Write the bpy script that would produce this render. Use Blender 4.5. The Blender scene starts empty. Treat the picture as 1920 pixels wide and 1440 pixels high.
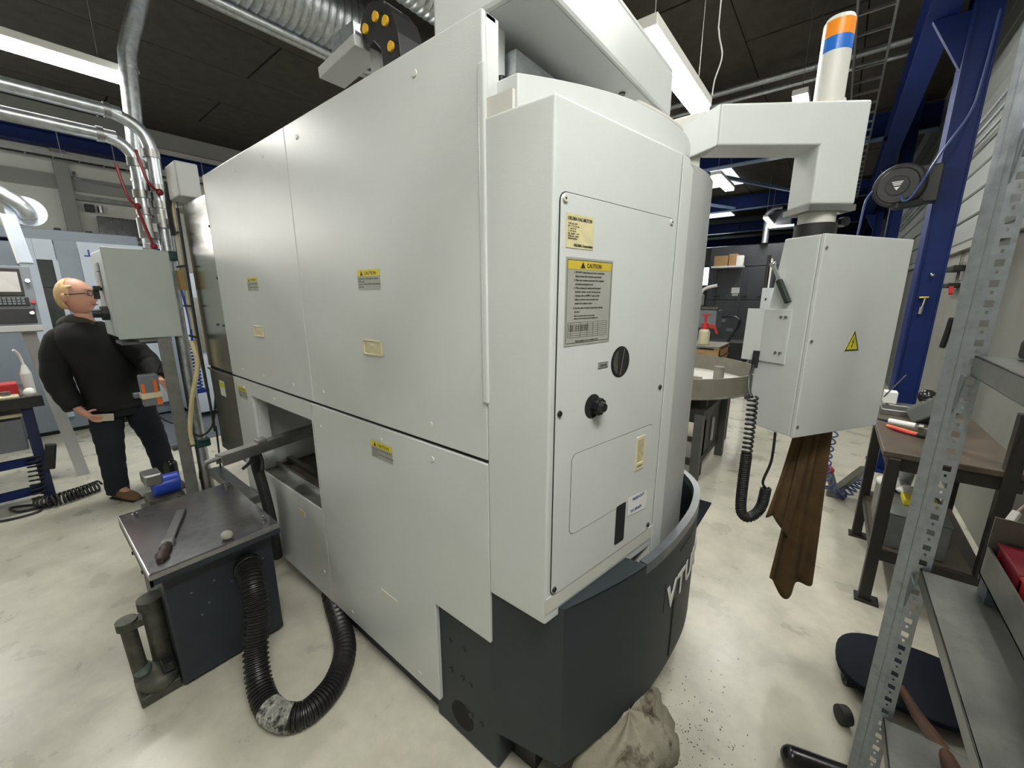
import bpy, math, random
from mathutils import Vector, Matrix
random.seed(7)
scene = bpy.context.scene
COL = scene.collection
PI = math.pi

# ------------------------------------------------------------------ camera, world, exposure
TH = math.atan(165 / 745.0)
FFH = math.hypot(745, 165)
AZ = math.atan(955 / FFH)
HD = Vector((-math.cos(AZ), math.sin(AZ), 0))
RT = Vector((HD.y, -HD.x, 0))
FW = HD * math.cos(TH) - Vector((0, 0, 1)) * math.sin(TH)
UPV = Vector((0, 0, 1)) * math.cos(TH) + HD * math.sin(TH)
cd = bpy.data.cameras.new('camera')
cam = bpy.data.objects.new('camera', cd)
COL.objects.link(cam)
R3 = Matrix((RT, UPV, -FW)).transposed()
cam.matrix_world = Matrix.Translation((0, 0, 1.62)) @ R3.to_4x4()
cd.sensor_fit = 'HORIZONTAL'
cd.sensor_width = 36.0
cd.lens = 745.0 / 1920.0 * 36.0
cd.clip_start = 0.02
cd.clip_end = 200
scene.camera = cam

world = bpy.data.worlds.new('world')
scene.world = world
world.use_nodes = True
world.node_tree.nodes['Background'].inputs[0].default_value = (0.75, 0.85, 1.0, 1)
world.node_tree.nodes['Background'].inputs[1].default_value = 0.3
scene.view_settings.view_transform = 'Standard'
scene.view_settings.look = 'None'
scene.view_settings.gamma = 1
scene.view_settings.use_curve_mapping = False
scene.view_settings.exposure = 0.0
LAMP = 100.0      # tube lamp radiance

# ------------------------------------------------------------------ materials
def _n(nt, t, **k):
    n = nt.nodes.new(t)
    for a, b in k.items():
        setattr(n, a, b)
    return n

def mat(name, col, rough=0.5, metal=0.0, var=0.08, scale=8.0, bump=0.0, bscale=300.0, spots=None, spot_scale=6.0,
        spot_lo=0.55, spot_hi=0.7, rvar=0.0, coat=0.0, stretch=None, spec=None):
    m = bpy.data.materials.new(name)
    m.use_nodes = True
    nt = m.node_tree
    b = nt.nodes['Principled BSDF']
    tc = _n(nt, 'ShaderNodeTexCoord')
    vec = tc.outputs['Object']
    if stretch:
        mp = _n(nt, 'ShaderNodeMapping')
        mp.inputs['Scale'].default_value = stretch
        nt.links.new(vec, mp.inputs[0]); vec = mp.outputs[0]
    nz = _n(nt, 'ShaderNodeTexNoise')
    nz.inputs['Scale'].default_value = scale
    nz.inputs['Detail'].default_value = 5
    nz.inputs['Roughness'].default_value = 0.6
    nt.links.new(vec, nz.inputs['Vector'])
    cr = _n(nt, 'ShaderNodeValToRGB')
    cr.color_ramp.elements[0].position = 0.3
    cr.color_ramp.elements[1].position = 0.7
    c = Vector(col)
    cr.color_ramp.elements[0].color = (*[max(0, x * (1 - var)) for x in c], 1)
    cr.color_ramp.elements[1].color = (*[min(1, x * (1 + var)) for x in c], 1)
    nt.links.new(nz.outputs['Fac'], cr.inputs[0])
    out = cr.outputs[0]
    if spots:
        n2 = _n(nt, 'ShaderNodeTexNoise')
        n2.inputs['Scale'].default_value = spot_scale
        n2.inputs['Detail'].default_value = 8
        n2.inputs['Roughness'].default_value = 0.65
        nt.links.new(vec, n2.inputs['Vector'])
        r2 = _n(nt, 'ShaderNodeValToRGB')
        r2.color_ramp.elements[0].position = spot_lo
        r2.color_ramp.elements[1].position = spot_hi
        nt.links.new(n2.outputs['Fac'], r2.inputs[0])
        mx = _n(nt, 'ShaderNodeMix', data_type='RGBA')
        nt.links.new(r2.outputs[0], mx.inputs[0])
        nt.links.new(out, mx.inputs[6])
        mx.inputs[7].default_value = (*spots, 1)
        out = mx.outputs[2]
    nt.links.new(out, b.inputs['Base Color'])
    b.inputs['Roughness'].default_value = rough
    b.inputs['Metallic'].default_value = metal
    if spec is not None:
        b.inputs['Specular IOR Level'].default_value = spec
    if coat:
        b.inputs['Coat Weight'].default_value = coat
        b.inputs['Coat Roughness'].default_value = 0.15
    if rvar:
        mr = _n(nt, 'ShaderNodeMapRange')
        mr.inputs[3].default_value = max(0.02, rough - rvar)
        mr.inputs[4].default_value = min(1, rough + rvar)
        nt.links.new(nz.outputs['Fac'], mr.inputs[0])
        nt.links.new(mr.outputs[0], b.inputs['Roughness'])
    if bump:
        n3 = _n(nt, 'ShaderNodeTexNoise')
        n3.inputs['Scale'].default_value = bscale
        n3.inputs['Detail'].default_value = 3
        nt.links.new(vec, n3.inputs['Vector'])
        bp = _n(nt, 'ShaderNodeBump')
        bp.inputs['Strength'].default_value = bump
        bp.inputs['Distance'].default_value = 0.004
        nt.links.new(n3.outputs['Fac'], bp.inputs['Height'])
        nt.links.new(bp.outputs[0], b.inputs['Normal'])
    return m

def emit(name, col, s):
    m = bpy.data.materials.new(name)
    m.use_nodes = True
    nt = m.node_tree
    b = nt.nodes['Principled BSDF']
    b.inputs['Base Color'].default_value = (0.8, 0.8, 0.8, 1)
    b.inputs['Emission Color'].default_value = (*col, 1)
    b.inputs['Emission Strength'].default_value = s
    return m

WHITE = mat('white machine paint', (0.59, 0.612, 0.60), 0.30, var=0.03, scale=3, bump=0.10, bscale=420)
CREAM = mat('cream machine paint', (0.61, 0.605, 0.555), 0.45, var=0.04, scale=4, bump=0.08, bscale=400)
PGREY = mat('light grey machine paint', (0.42, 0.43, 0.42), 0.45, var=0.04, scale=4, bump=0.08, bscale=400)
SLATE = mat('slate blue base paint', (0.018, 0.025, 0.031), 0.55, var=0.12, scale=5, bump=0.10, bscale=350)
NAVY = mat('dark blue grey tank paint', (0.018, 0.024, 0.034), 0.5, var=0.15, scale=5, bump=0.08, bscale=300)
LIDM = mat('worn grey tank lid', (0.30, 0.30, 0.315), 0.20, 0.9, var=0.15, scale=30, rvar=0.06)
BLACK = mat('black', (0.012, 0.012, 0.013), 0.5, var=0.2)
BLACKG = mat('glossy black plastic', (0.014, 0.014, 0.015), 0.22, var=0.1)
DARK = mat('dark void', (0.006, 0.006, 0.006), 0.9, var=0.1)
STEEL = mat('stainless sheet', (0.52, 0.52, 0.50), 0.2, 1.0, var=0.05, scale=3, rvar=0.05, stretch=(1, 1, 30))
STEELD = mat('dull steel', (0.34, 0.34, 0.33), 0.42, 1.0, var=0.15, scale=14, rvar=0.1)
CHROME = mat('bright steel', (0.68, 0.68, 0.68), 0.18, 1.0, var=0.05)
GALV = mat('galvanised sheet', (0.50, 0.53, 0.55), 0.36, 0.9, var=0.22, scale=26, rvar=0.12)
GALVP = mat('zinc plated post', (0.34, 0.37, 0.40), 0.40, 0.75, var=0.14, scale=40, rvar=0.12, spots=(0.2, 0.2, 0.2), spot_scale=14, spot_lo=0.6, spot_hi=0.8)
SHELFM = mat('worn grey shelf sheet', (0.20, 0.205, 0.19), 0.42, 0.3, var=0.2, scale=9, rvar=0.12, spots=(0.13, 0.13, 0.12), spot_scale=7, spot_lo=0.5, spot_hi=0.75, bump=0.06, bscale=150)
SHELFD = mat('dark grey rack sheet', (0.15, 0.16, 0.155), 0.5, 0.2, var=0.15, scale=12)
BLUE = mat('blue structural steel', (0.005, 0.017, 0.105), 0.55, var=0.15, scale=4, spec=.25)
BLUEL = mat('lit flange and pale brace blue', (0.17, 0.25, 0.40), 0.35, var=0.08)
BLUEP = mat('bright blue plastic', (0.02, 0.06, 0.42), 0.35, var=0.1)
BLUEH = mat('blue hose', (0.04, 0.065, 0.19), 0.4, var=0.1)
REDP = mat('red plastic', (0.50, 0.03, 0.035), 0.35, var=0.1)
REDV = mat('dark red valve lever', (0.22, 0.012, 0.018), 0.4, var=0.1)
REDT = mat('translucent red box', (0.30, 0.03, 0.05), 0.25, var=0.2)
ORANGE = mat('orange plastic', (0.75, 0.17, 0.03), 0.4, var=0.1)
AMBER = mat('amber lens', (0.80, 0.26, 0.02), 0.25, var=0.08)
LENSB = mat('blue lens', (0.02, 0.14, 0.52), 0.25, var=0.08)
YELLOW = mat('yellow label', (0.68, 0.58, 0.03), 0.5, var=0.06)
YELLOWG = mat('ochre label', (0.52, 0.40, 0.04), 0.5, var=0.08)
YPLATE = mat('yellowed name plate', (0.62, 0.56, 0.32), 0.5, var=0.10, scale=40)
LABG = mat('grey metal label', (0.33, 0.34, 0.30), 0.4, var=0.06)
PAPER = mat('white paper', (0.75, 0.75, 0.72), 0.7, var=0.04)
INK = mat('black print', (0.015, 0.015, 0.015), 0.6, var=0.05)
INKB = mat('blue print', (0.02, 0.06, 0.30), 0.6, var=0.05)
IVORY = mat('ivory plastic', (0.66, 0.60, 0.40), 0.4, var=0.06)
PINY = mat('yellow pin', (.72, .42, .03), .4)
CREAMH = mat('cream hose', (0.60, 0.52, 0.30), 0.45, var=0.1)
CLAMPG = mat('green clamp', (0.01, 0.055, 0.045), 0.4, var=0.1)
CABG = mat('grey green enclosure paint', (0.42, 0.46, 0.44), 0.45, var=0.03, scale=4, bump=0.06, bscale=400)
CABL = mat('pale enclosure paint', (0.50, 0.54, 0.55), 0.42, var=0.04, scale=4)
BRASS = mat('brass', (0.75, 0.50, 0.12), 0.25, 1.0, var=0.1)
WOOD = mat('pallet wood', (0.33, 0.20, 0.09), 0.7, var=0.25, scale=6, stretch=(1, 8, 8))
WOODR = mat('red brown wood handle', (0.10, 0.036, 0.018), 0.5, var=0.35, scale=8, spots=(0.05, 0.03, 0.02), spot_scale=9)
CARD = mat('cardboard', (0.36, 0.22, 0.10), 0.8, var=0.1)
BROWNC = mat('brown heavy cloth', (0.105, 0.062, 0.026), 0.92, var=0.3, scale=14, bump=0.3, bscale=500)
SACK = mat('soiled canvas', (0.27, 0.25, 0.19), 0.9, var=0.25, scale=10, spots=(0.05, 0.035, 0.02), spot_scale=9, spot_lo=0.52, spot_hi=0.66, bump=0.4, bscale=60)
RUBBER = mat('black rubber', (0.02, 0.02, 0.021), 0.6, var=0.2, scale=20)
HOSEM = mat('black corrugated hose', (0.014, 0.013, 0.013), 0.4, var=0.2, scale=20)
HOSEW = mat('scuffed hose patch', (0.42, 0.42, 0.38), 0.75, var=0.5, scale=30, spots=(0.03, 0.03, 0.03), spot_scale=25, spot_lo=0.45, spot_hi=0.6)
DGREY = mat('dark grey machine', (0.045, 0.048, 0.055), 0.5, var=0.1, scale=3)
MGREY = mat('mid grey enclosure', (0.16, 0.18, 0.20), 0.45, var=0.08)
LBLUE = mat('pale blue machine sheet', (0.50, 0.56, 0.64), 0.4, var=0.05, scale=3)
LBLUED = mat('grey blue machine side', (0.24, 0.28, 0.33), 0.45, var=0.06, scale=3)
GLASSD = mat('dark machine window', (0.05, 0.055, 0.055), 0.12, var=0.2)
SCREEN = mat('screen', (0.30, 0.28, 0.27), 0.2, var=0.1)
BENCHM = mat('oily bench top', (0.085, 0.065, 0.048), 0.4, var=0.35, scale=9, rvar=0.15)
BENCHB = mat('black bench frame', (0.020, 0.017, 0.014), 0.5, var=0.25)
PANM = mat('grey olive pan steel', (0.20, 0.185, 0.15), 0.5, 0.1, var=0.12, scale=10)
PANW = mat('pale pan liner', (0.62, 0.61, 0.56), 0.4, var=0.08)
DIRTY = mat('dirty tray', (0.10, 0.085, 0.06), 0.6, var=0.3, scale=14)
CHIPS = mat('metal chips', (0.02, 0.019, 0.018), 0.5, 0.6, var=0.7, scale=90)
GRIME = mat('grimy pump metal', (0.085, 0.085, 0.070), 0.55, 0.4, var=0.45, scale=22)
MATG = mat('ribbed grey mat', (0.16, 0.18, 0.21), 0.6, var=0.08)
SKIN = mat('skin', (0.60, 0.31, 0.22), 0.5, var=0.08, scale=12)
HAIR = mat('fair hair', (0.62, 0.42, 0.20), 0.6, var=0.2, scale=40)
JACK = mat('black jacket cloth', (0.005, 0.005, 0.0055), 0.85, var=0.3, scale=9)
JACKC = mat('olive collar lining', (0.05, 0.048, 0.033), 0.85, var=0.3, scale=9)
JEANS = mat('dark navy trousers', (0.006, 0.009, 0.015), 0.85, var=0.25, scale=9)
SHOE = mat('brown suede', (0.15, 0.085, 0.04), 0.8, var=0.2, scale=20)
NAVYP = mat('navy board', (0.005, 0.007, 0.014), 0.7, var=0.2, spec=.2)
WALLW = mat('white painted wall', (0.60, 0.60, 0.55), 0.7, var=0.06, scale=1.5, bump=0.1, bscale=40)
WALLG = mat('grey wall band', (0.27, 0.27, 0.25), 0.7, var=0.06, scale=2)
WALLP = mat('grey wall sheet', (0.22, 0.225, 0.20), 0.55, var=0.10, scale=3)
PLANK = mat('pale grey wall plank', (0.25, 0.265, 0.25), 0.5, var=0.08, scale=4, stretch=(1, 0.25, 1))
CEILM = mat('dark wood wool ceiling slab', (0.042, 0.036, 0.026), 0.9, var=0.25, scale=5, bump=0.5, bscale=45)
SEAM = mat('dark ceiling joint', (0.012, 0.011, 0.010), 0.9, var=0.1)
FLOORM = mat('pale painted concrete floor', (0.545, 0.525, 0.435), 0.30, var=0.16, scale=5.0, rvar=0.12, spots=(0.37, 0.35, 0.28), spot_scale=2.6, spot_lo=0.50, spot_hi=0.85, bump=0.08, bscale=40)
LAMPE = emit('lit tube diffuser', (1.0, 0.985, 0.93), LAMP)
DAYE = emit('daylit pane', (0.80, 0.93, 1.0), 7.0)
DAYW = emit('sunny upper pane', (1.0, 0.97, 0.90), 8.0)
SKYE = emit('daylit roof light', (0.72, 0.80, 1.0), 1.6)

# ------------------------------------------------------------------ mesh helpers
class MB:
    def __init__(s):
        s.v = []; s.f = []
    def add(s, vs, fs):
        o = len(s.v)
        s.v += [tuple(p) for p in vs]
        s.f += [tuple(i + o for i in f) for f in fs]
        return s
    def box(s, x0, x1, y0, y1, z0, z1):
        vs = [(x, y, z) for z in (z0, z1) for y in (y0, y1) for x in (x0, x1)]
        return s.add(vs, [(0, 2, 3, 1), (4, 5, 7, 6), (0, 1, 5, 4), (2, 6, 7, 3), (0, 4, 6, 2), (1, 3, 7, 5)])
    def obb(s, c, ax, ay, az, hx, hy, hz):
        c = Vector(c); ax = Vector(ax).normalized(); ay = Vector(ay).normalized(); az = Vector(az).normalized()
        vs = [c + ax * (hx * i) + ay * (hy * j) + az * (hz * k) for k in (-1, 1) for j in (-1, 1) for i in (-1, 1)]
        return s.add(vs, [(0, 2, 3, 1), (4, 5, 7, 6), (0, 1, 5, 4), (2, 6, 7, 3), (0, 4, 6, 2), (1, 3, 7, 5)])
    def bar(s, p0, p1, w, h, up=(0, 0, 1)):
        p0 = Vector(p0); p1 = Vector(p1); d = (p1 - p0); L = d.length; d.normalize()
        side = d.cross(Vector(up))
        if side.length < 1e-4: side = d.cross(Vector((0, 1, 0)))
        side.normalize(); u = side.cross(d).normalized()
        return s.obb((p0 + p1) / 2, d, side, u, L / 2, w / 2, h / 2)
    def ext(s, poly, d):
        """extrude polygon (3d points) by vector d"""
        n = len(poly); d = Vector(d)
        a = [Vector(p) for p in poly]
        vs = a + [p + d for p in a]
        return s.add(vs, [tuple(range(n))[::-1], tuple(range(n, 2 * n))] + [(i, (i + 1) % n, n + (i + 1) % n, n + i) for i in range(n)])
    def prism(s, poly, z0, z1):
        return s.ext([(p[0], p[1], z0) for p in poly], (0, 0, z1 - z0))
    def strip(s, poly, z0, z1, t):
        """open curved wall following poly (xy), thickness t to the left"""
        n = len(poly); nor = []
        for i in range(n):
            a = Vector(poly[max(0, i - 1)]); b = Vector(poly[min(n - 1, i + 1)])
            d = (b - a).normalized(); nor.append(Vector((-d.y, d.x)))
        inn = [(poly[i][0] + nor[i].x * t, poly[i][1] + nor[i].y * t) for i in range(n)]
        return s.prism(list(poly) + inn[::-1], z0, z1)
    def cyl(s, p0, p1, r0, r1=None, n=16, cap=True):
        r1 = r0 if r1 is None else r1
        p0 = Vector(p0); p1 = Vector(p1); d = (p1 - p0).normalized()
        a = d.orthogonal().normalized(); b = d.cross(a)
        vs = [p0 + (a * math.cos(2 * PI * i / n) + b * math.sin(2 * PI * i / n)) * r0 for i in range(n)]
        vs += [p1 + (a * math.cos(2 * PI * i / n) + b * math.sin(2 * PI * i / n)) * r1 for i in range(n)]
        fs = [(i, (i + 1) % n, n + (i + 1) % n, n + i) for i in range(n)]
        if cap: fs += [tuple(range(n))[::-1], tuple(range(n, 2 * n))]
        return s.add(vs, fs)
    def tube(s, pts, r, n=10, cap=True):
        pts = [Vector(p) for p in pts]; m = len(pts)
        rr = r if callable(r) else (lambda i: r)
        d = (pts[1] - pts[0]).normalized(); a = d.orthogonal().normalized()
        vs = []
        for i in range(m):
            t = (pts[min(i + 1, m - 1)] - pts[max(i - 1, 0)]).normalized()
            a = (a - t * a.dot(t)).normalized(); b = t.cross(a)
            vs += [pts[i] + (a * math.cos(2 * PI * k / n) + b * math.sin(2 * PI * k / n)) * rr(i) for k in range(n)]
        fs = [(i * n + k, i * n + (k + 1) % n, (i + 1) * n + (k + 1) % n, (i + 1) * n + k) for i in range(m - 1) for k in range(n)]
        if cap: fs += [tuple(range(n))[::-1], tuple(range((m - 1) * n, m * n))]
        return s.add(vs, fs)
    def sph(s, c, rx, ry=None, rz=None, nu=16, nv=10, rot=None):
        ry = rx if ry is None else ry; rz = rx if rz is None else rz
        c = Vector(c); vs = []; fs = []
        def P(a, b):
            p = Vector((rx * math.sin(b) * math.cos(a), ry * math.sin(b) * math.sin(a), rz * math.cos(b)))
            return c + (rot @ p if rot else p)
        vs.append(P(0, 0))
        for j in range(1, nv):
            vs += [P(2 * PI * i / nu, PI * j / nv) for i in range(nu)]
        vs.append(P(0, PI))
        for i in range(nu):
            fs.append((0, 1 + i, 1 + (i + 1) % nu))
            e = len(vs) - 1; b0 = 1 + (nv - 2) * nu
            fs.append((e, b0 + (i + 1) % nu, b0 + i))
        for j in range(nv - 2):
            for i in range(nu):
                a = 1 + j * nu + i; b = 1 + j * nu + (i + 1) % nu
                fs.append((a, a + nu, b + nu, b))
        return s.add(vs, fs)

def spline(pts, k=8):
    pts = [Vector(p) for p in pts]; out = []
    n = len(pts)
    for i in range(n - 1):
        p0 = pts[max(i - 1, 0)]; p1 = pts[i]; p2 = pts[i + 1]; p3 = pts[min(i + 2, n - 1)]
        for j in range(k):
            t = j / k
            out.append(0.5 * ((2 * p1) + (p2 - p0) * t + (2 * p0 - 5 * p1 + 4 * p2 - p3) * t * t + (3 * p1 - p0 - 3 * p2 + p3) * t ** 3))
    out.append(pts[-1])
    return out

def coil(path, R, turns, r, k=10, n=6):
    """helical cord around path, as an MB"""
    path = [Vector(p) for p in path]
    L = [0]
    for i in range(1, len(path)): L.append(L[-1] + (path[i] - path[i - 1]).length)
    def at(t):
        x = t * L[-1]
        for i in range(1, len(path)):
            if x <= L[i] or i == len(path) - 1:
                f = (x - L[i - 1]) / max(1e-6, L[i] - L[i - 1]); return path[i - 1].lerp(path[i], f), (path[i] - path[i - 1]).normalized()
    N = turns * k; pts = []
    ref = Vector((0.31, 0.67, 0.2)).normalized()
    for i in range(N + 1):
        p, d = at(i / N)
        a = (ref - d * ref.dot(d)).normalized(); b = d.cross(a); an = 2 * PI * i / k
        pts.append(p + (a * math.cos(an) + b * math.sin(an)) * R)
    return MB().tube(pts, r, n)

WLOC = {}
def _link(o, parent, loc):
    COL.objects.link(o)
    if parent is not None:
        o.parent = parent
        o.location = Vector(loc) - WLOC[parent.name]
    else:
        o.location = loc
    WLOC[o.name] = Vector(loc)

def obj(name, mb, m, parent=None, smooth=False, bevel=0.0, label=None, cat=None, group=None, kind=None, base=False, ang=40, segs=2):
    vs = [Vector(p) for p in mb.v]
    lo = Vector([min(p[i] for p in vs) for i in range(3)]); hi = Vector([max(p[i] for p in vs) for i in range(3)])
    c = (lo + hi) / 2
    if base: c.z = lo.z
    me = bpy.data.meshes.new(name)
    me.from_pydata([tuple(p - c) for p in vs], [], mb.f)
    me.materials.append(m)
    o = bpy.data.objects.new(name, me)
    _link(o, parent, c)
    fixn(me)
    if smooth:
        for p in me.polygons: p.use_smooth = True
        if smooth != 'all':
            try: me.set_sharp_from_angle(angle=math.radians(ang))
            except Exception: pass
    if bevel:
        md = o.modifiers.new('bevel', 'BEVEL'); md.width = bevel; md.segments = segs; md.limit_method = 'ANGLE'; md.angle_limit = math.radians(40)
    tag(o, label, cat, group, kind)
    return o

import bmesh
def fixn(me):
    bm = bmesh.new(); bm.from_mesh(me)
    bmesh.ops.recalc_face_normals(bm, faces=bm.faces)
    bm.to_mesh(me); bm.free()

def tag(o, label=None, cat=None, group=None, kind=None):
    if label: o['label'] = label
    if cat: o['category'] = cat
    if group: o['group'] = group
    if kind: o['kind'] = kind
    return o

def thing(name, label, cat, loc, group=None):
    o = bpy.data.objects.new(name, None)
    o.empty_display_size = 0.1
    _link(o, None, Vector(loc))
    return tag(o, label, cat, group)

def struct(name, mb, m, **k):
    return obj(name, mb, m, kind='structure', **k)

def dup(o, loc, parent=None):
    """copy a mesh object (sharing its data) to a world position"""
    c = o.copy()
    COL.objects.link(c)
    if parent is not None:
        c.parent = parent; c.location = Vector(loc) - WLOC[parent.name]
    else:
        c.location = loc
    WLOC[c.name] = Vector(loc)
    return c

def text(name, s, size, org, xd, ud, m, parent, align='LEFT', lift=0.0006, bold=0.0, sx=1.0, thick=0.0002):
    cu = bpy.data.curves.new('lettering', 'FONT')
    cu.body = s; cu.size = size; cu.align_x = align; cu.extrude = thick; cu.offset = bold; cu.resolution_u = 2
    t = bpy.data.objects.new('lettering_tmp', cu)
    COL.objects.link(t)
    dg = bpy.context.evaluated_depsgraph_get()
    me = bpy.data.meshes.new_from_object(t.evaluated_get(dg))
    bpy.data.objects.remove(t)
    xd = Vector(xd).normalized(); ud = Vector(ud).normalized(); nd = xd.cross(ud)
    org = Vector(org) + nd * lift
    for v in me.vertices:
        p = v.co.copy(); v.co = xd * (p.x * sx) + ud * p.y + nd * p.z
    me.materials.clear(); me.materials.append(m)
    o = bpy.data.objects.new(name, me)
    _link(o, parent, org)
    return o

def rrect(w0, w1, h0, h1, r, k=5):
    """rounded rectangle outline in 2d"""
    out = []
    for (cx, cy, a0) in ((w1 - r, h1 - r, 0), (w0 + r, h1 - r, PI / 2), (w0 + r, h0 + r, PI), (w1 - r, h0 + r, 1.5 * PI)):
        for i in range(k + 1):
            a = a0 + PI / 2 * i / k
            out.append((cx + r * math.cos(a), cy + r * math.sin(a)))
    return out


# ================================================================== THE SETTING
X0, X1, Y0, Y1, ZC = -10.8, 0.95, -3.2, 30.0, 4.75
struct('floor', MB().box(X0, X1, Y0, Y1, -0.1, 0.0), FLOORM)
ceil = struct('ceiling', MB().box(X0, X1, Y0, Y1, ZC + 0.03, ZC + 0.13), SEAM)
cp = obj('ceiling_slab', MB().box(-0.585, 0.585, -1.185, 1.185, 0, 0.05), CEILM, ceil, bevel=0.006, segs=1)
first = True
for i in range(10):
    for j in range(14):
        w = Vector((X0 + 0.595 + i * 1.18 + 0.02, Y0 + 1.2 + j * 2.4 + (1.2 if i % 2 else 0), ZC + 0.025))
        if w.y > Y1 - 1.2: continue
        if first:
            cp.location = w - WLOC[ceil.name]; WLOC[cp.name] = w; first = False
        else:
            dup(cp, w, ceil)
wl = struct('wall_left', MB().box(X0 - 0.2, X0, Y0, Y1, 0, ZC), WALLW)
struct('trim_1', MB().box(X0, X0 + 0.03, Y0, 12, 3.43, 3.67), WALLG)
struct('trim_2', MB().box(X0, X0 + 0.05, Y0, 12, 4.45, 4.75), WALLG)
struct('trim_3', MB().box(X0, X0 + 0.03, Y0, 1.9, 2.35, 2.62), WALLG)
for yy in (1.0, 5.2):
    struct('trim_4' if yy < 2 else 'trim_5', MB().box(X0, X0 + 0.12, yy - 0.09, yy + 0.09, 0, 4.45), WALLG, bevel=0.01)
struct('wall_near', MB().box(X0, X1, Y0 - 0.2, Y0, 0, ZC), WALLW)
struct('wall_far', MB().box(X0, X1, Y1, Y1 + 0.2, 0, ZC), WALLW)
wr = struct('wall_right', MB().box(X1, X1 + 0.2, Y0, Y1, 0, ZC), WALLP)
pk = None
for k in range(11):
    z0 = 2.14 + k * 0.235
    for yy in (-0.2, 5.8, 11.8):
        if pk is None:
            pk = obj('wall_plank', MB().box(X1 - 0.03, X1, yy - 2.97, yy + 2.97, z0 + 0.006, z0 + 0.229), PLANK, wr, bevel=0.012, segs=1)
        else:
            dup(pk, (X1 - 0.015, yy, z0 + 0.1175), wr)
struct('trim_6', MB().box(X1 - 0.05, X1, Y0, 14, 2.06, 2.13), WALLG, bevel=0.006)
# far daylight windows
def window(name, x0, x1, y, z0, z1, m=DAYE):
    w = struct(name, MB().box(x0 - .06, x1 + .06, y - .06, y, z0 - .06, z0).box(x0 - .06, x1 + .06, y - .06, y, z1, z1 + .06)
               .box(x0 - .06, x0, y - .06, y, z0, z1).box(x1, x1 + .06, y - .06, y, z0, z1), WALLG)
    n = max(1, round((x1 - x0) / 0.9))
    for i in range(n):
        a = x0 + (x1 - x0) * i / n; b = x0 + (x1 - x0) * (i + 1) / n
        obj('pane', MB().box(a + .02, b - .02, y - .03, y - .01, z0 + .02, z1 - .02), m, w)
window('window_1', -7.9, -6.0, Y1, 2.3, 3.5)
w2 = struct('window_2', MB().box(X0, X0 + .06, -2.3, -.1, 0.85, .92).box(X0, X0 + .06, -2.3, -.1, 2.05, 2.12).box(X0, X0 + .06, -.17, -.1, .92, 2.05).box(X0, X0 + .06, -2.3, -2.23, .92, 2.05), WALLG)
for i in range(3):
    obj('pane', MB().box(X0 + .01, X0 + .03, -2.22 + i * .69, -1.55 + i * .69, .93, 2.04), DAYE, w2)

w3 = struct('window_3', MB().box(X0, X0 + .06, -3.15, -1.1, 2.30, 2.36).box(X0, X0 + .06, -3.15, -1.1, 3.40, 3.46).box(X0, X0 + .06, -1.16, -1.1, 2.36, 3.40).box(X0, X0 + .06, -3.15, -3.09, 2.36, 3.40), WALLG)
for i in range(3):
    obj('pane', MB().box(X0 + .01, X0 + .03, -3.08 + i * .64, -2.46 + i * .64, 2.37, 3.39), DAYW, w3)
# ------------------------------------------------------------------ lamps
def tube_lamp(x, y0, y1, z, label, wires=True, w=0.11, axis='y', m=LAMPE):
    c = Vector((x, (y0 + y1) / 2, z)) if axis == 'y' else Vector(((y0 + y1) / 2, x, z))
    t = thing('ceiling_lamp', label, 'lamp', c, 'tube lamps under the ceiling')
    def B(a0, a1, b0, b1, z0, z1):
        return MB().box(a0, a1, b0, b1, z0, z1) if axis == 'y' else MB().box(b0, b1, a0, a1, z0, z1)
    obj('housing', B(x - w / 2, x + w / 2, y0, y1, z, z + 0.055), CREAM, t, bevel=0.006)
    obj('diffuser', B(x - w / 2 + .008, x + w / 2 - .008, y0 + .015, y1 - .015, z - 0.035, z), m, t, bevel=0.01)
    for f in (0.12, 0.88):
        p = y0 + (y1 - y0) * f
        a = Vector((x, p, z + .055)) if axis == 'y' else Vector((p, x, z + .055))
        obj('hanging_wire', MB().cyl(a, (a.x, a.y, ZC), 0.003, n=6), STEELD, t)
    return t
tube_lamp(-4.62, -0.30, 0.90, 3.3, 'long lit tube lamp in the upper left, beside the vertical duct', w=.17)
tube_lamp(-0.92, 2.19, 3.28, 2.9, 'lit tube lamp hanging just above the white gantry beam', w=.13)
tube_lamp(-0.54, 5.08, 6.28, 3.5, 'lit tube lamp just above the horizontal pendant arm', w=.13)
tube_lamp(-1.77, 7.4, 8.5, 3.5, 'lit tube lamp under the blue trusses, far behind the machine', w=.16)
tube_lamp(0.55, 2.2, 3.4, 3.75, 'added fill lamp high above the steel bench', w=.08)  # added out of view to brighten the housing front and right floor
tube_lamp(0.74, -0.5, 0.9, 3.9, 'added fill lamp above the galvanised shelving', w=.17)  # added unseen fill for the pendant box and housing front
tube_lamp(0.10, -0.75, 0.45, 3.05, 'tube lamp right above the viewer', w=.085)
tube_lamp(-7.3, -1.9, -0.7, 3.05, 'added fill lamp hanging low over the pale blue machine', w=.17)  # added unseen fill: left floor light and a reflection on the side panels
tube_lamp(-4.62, 4.3, 5.5, 3.5, 'tube lamp above the aisle behind the white lathe')
tube_lamp(-4.6, 9.5, 10.9, 3.7, 'tube lamp over the far hall, left row')
tube_lamp(-1.8, 13.2, 14.6, 3.7, 'tube lamp over the far hall, right row')

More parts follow.
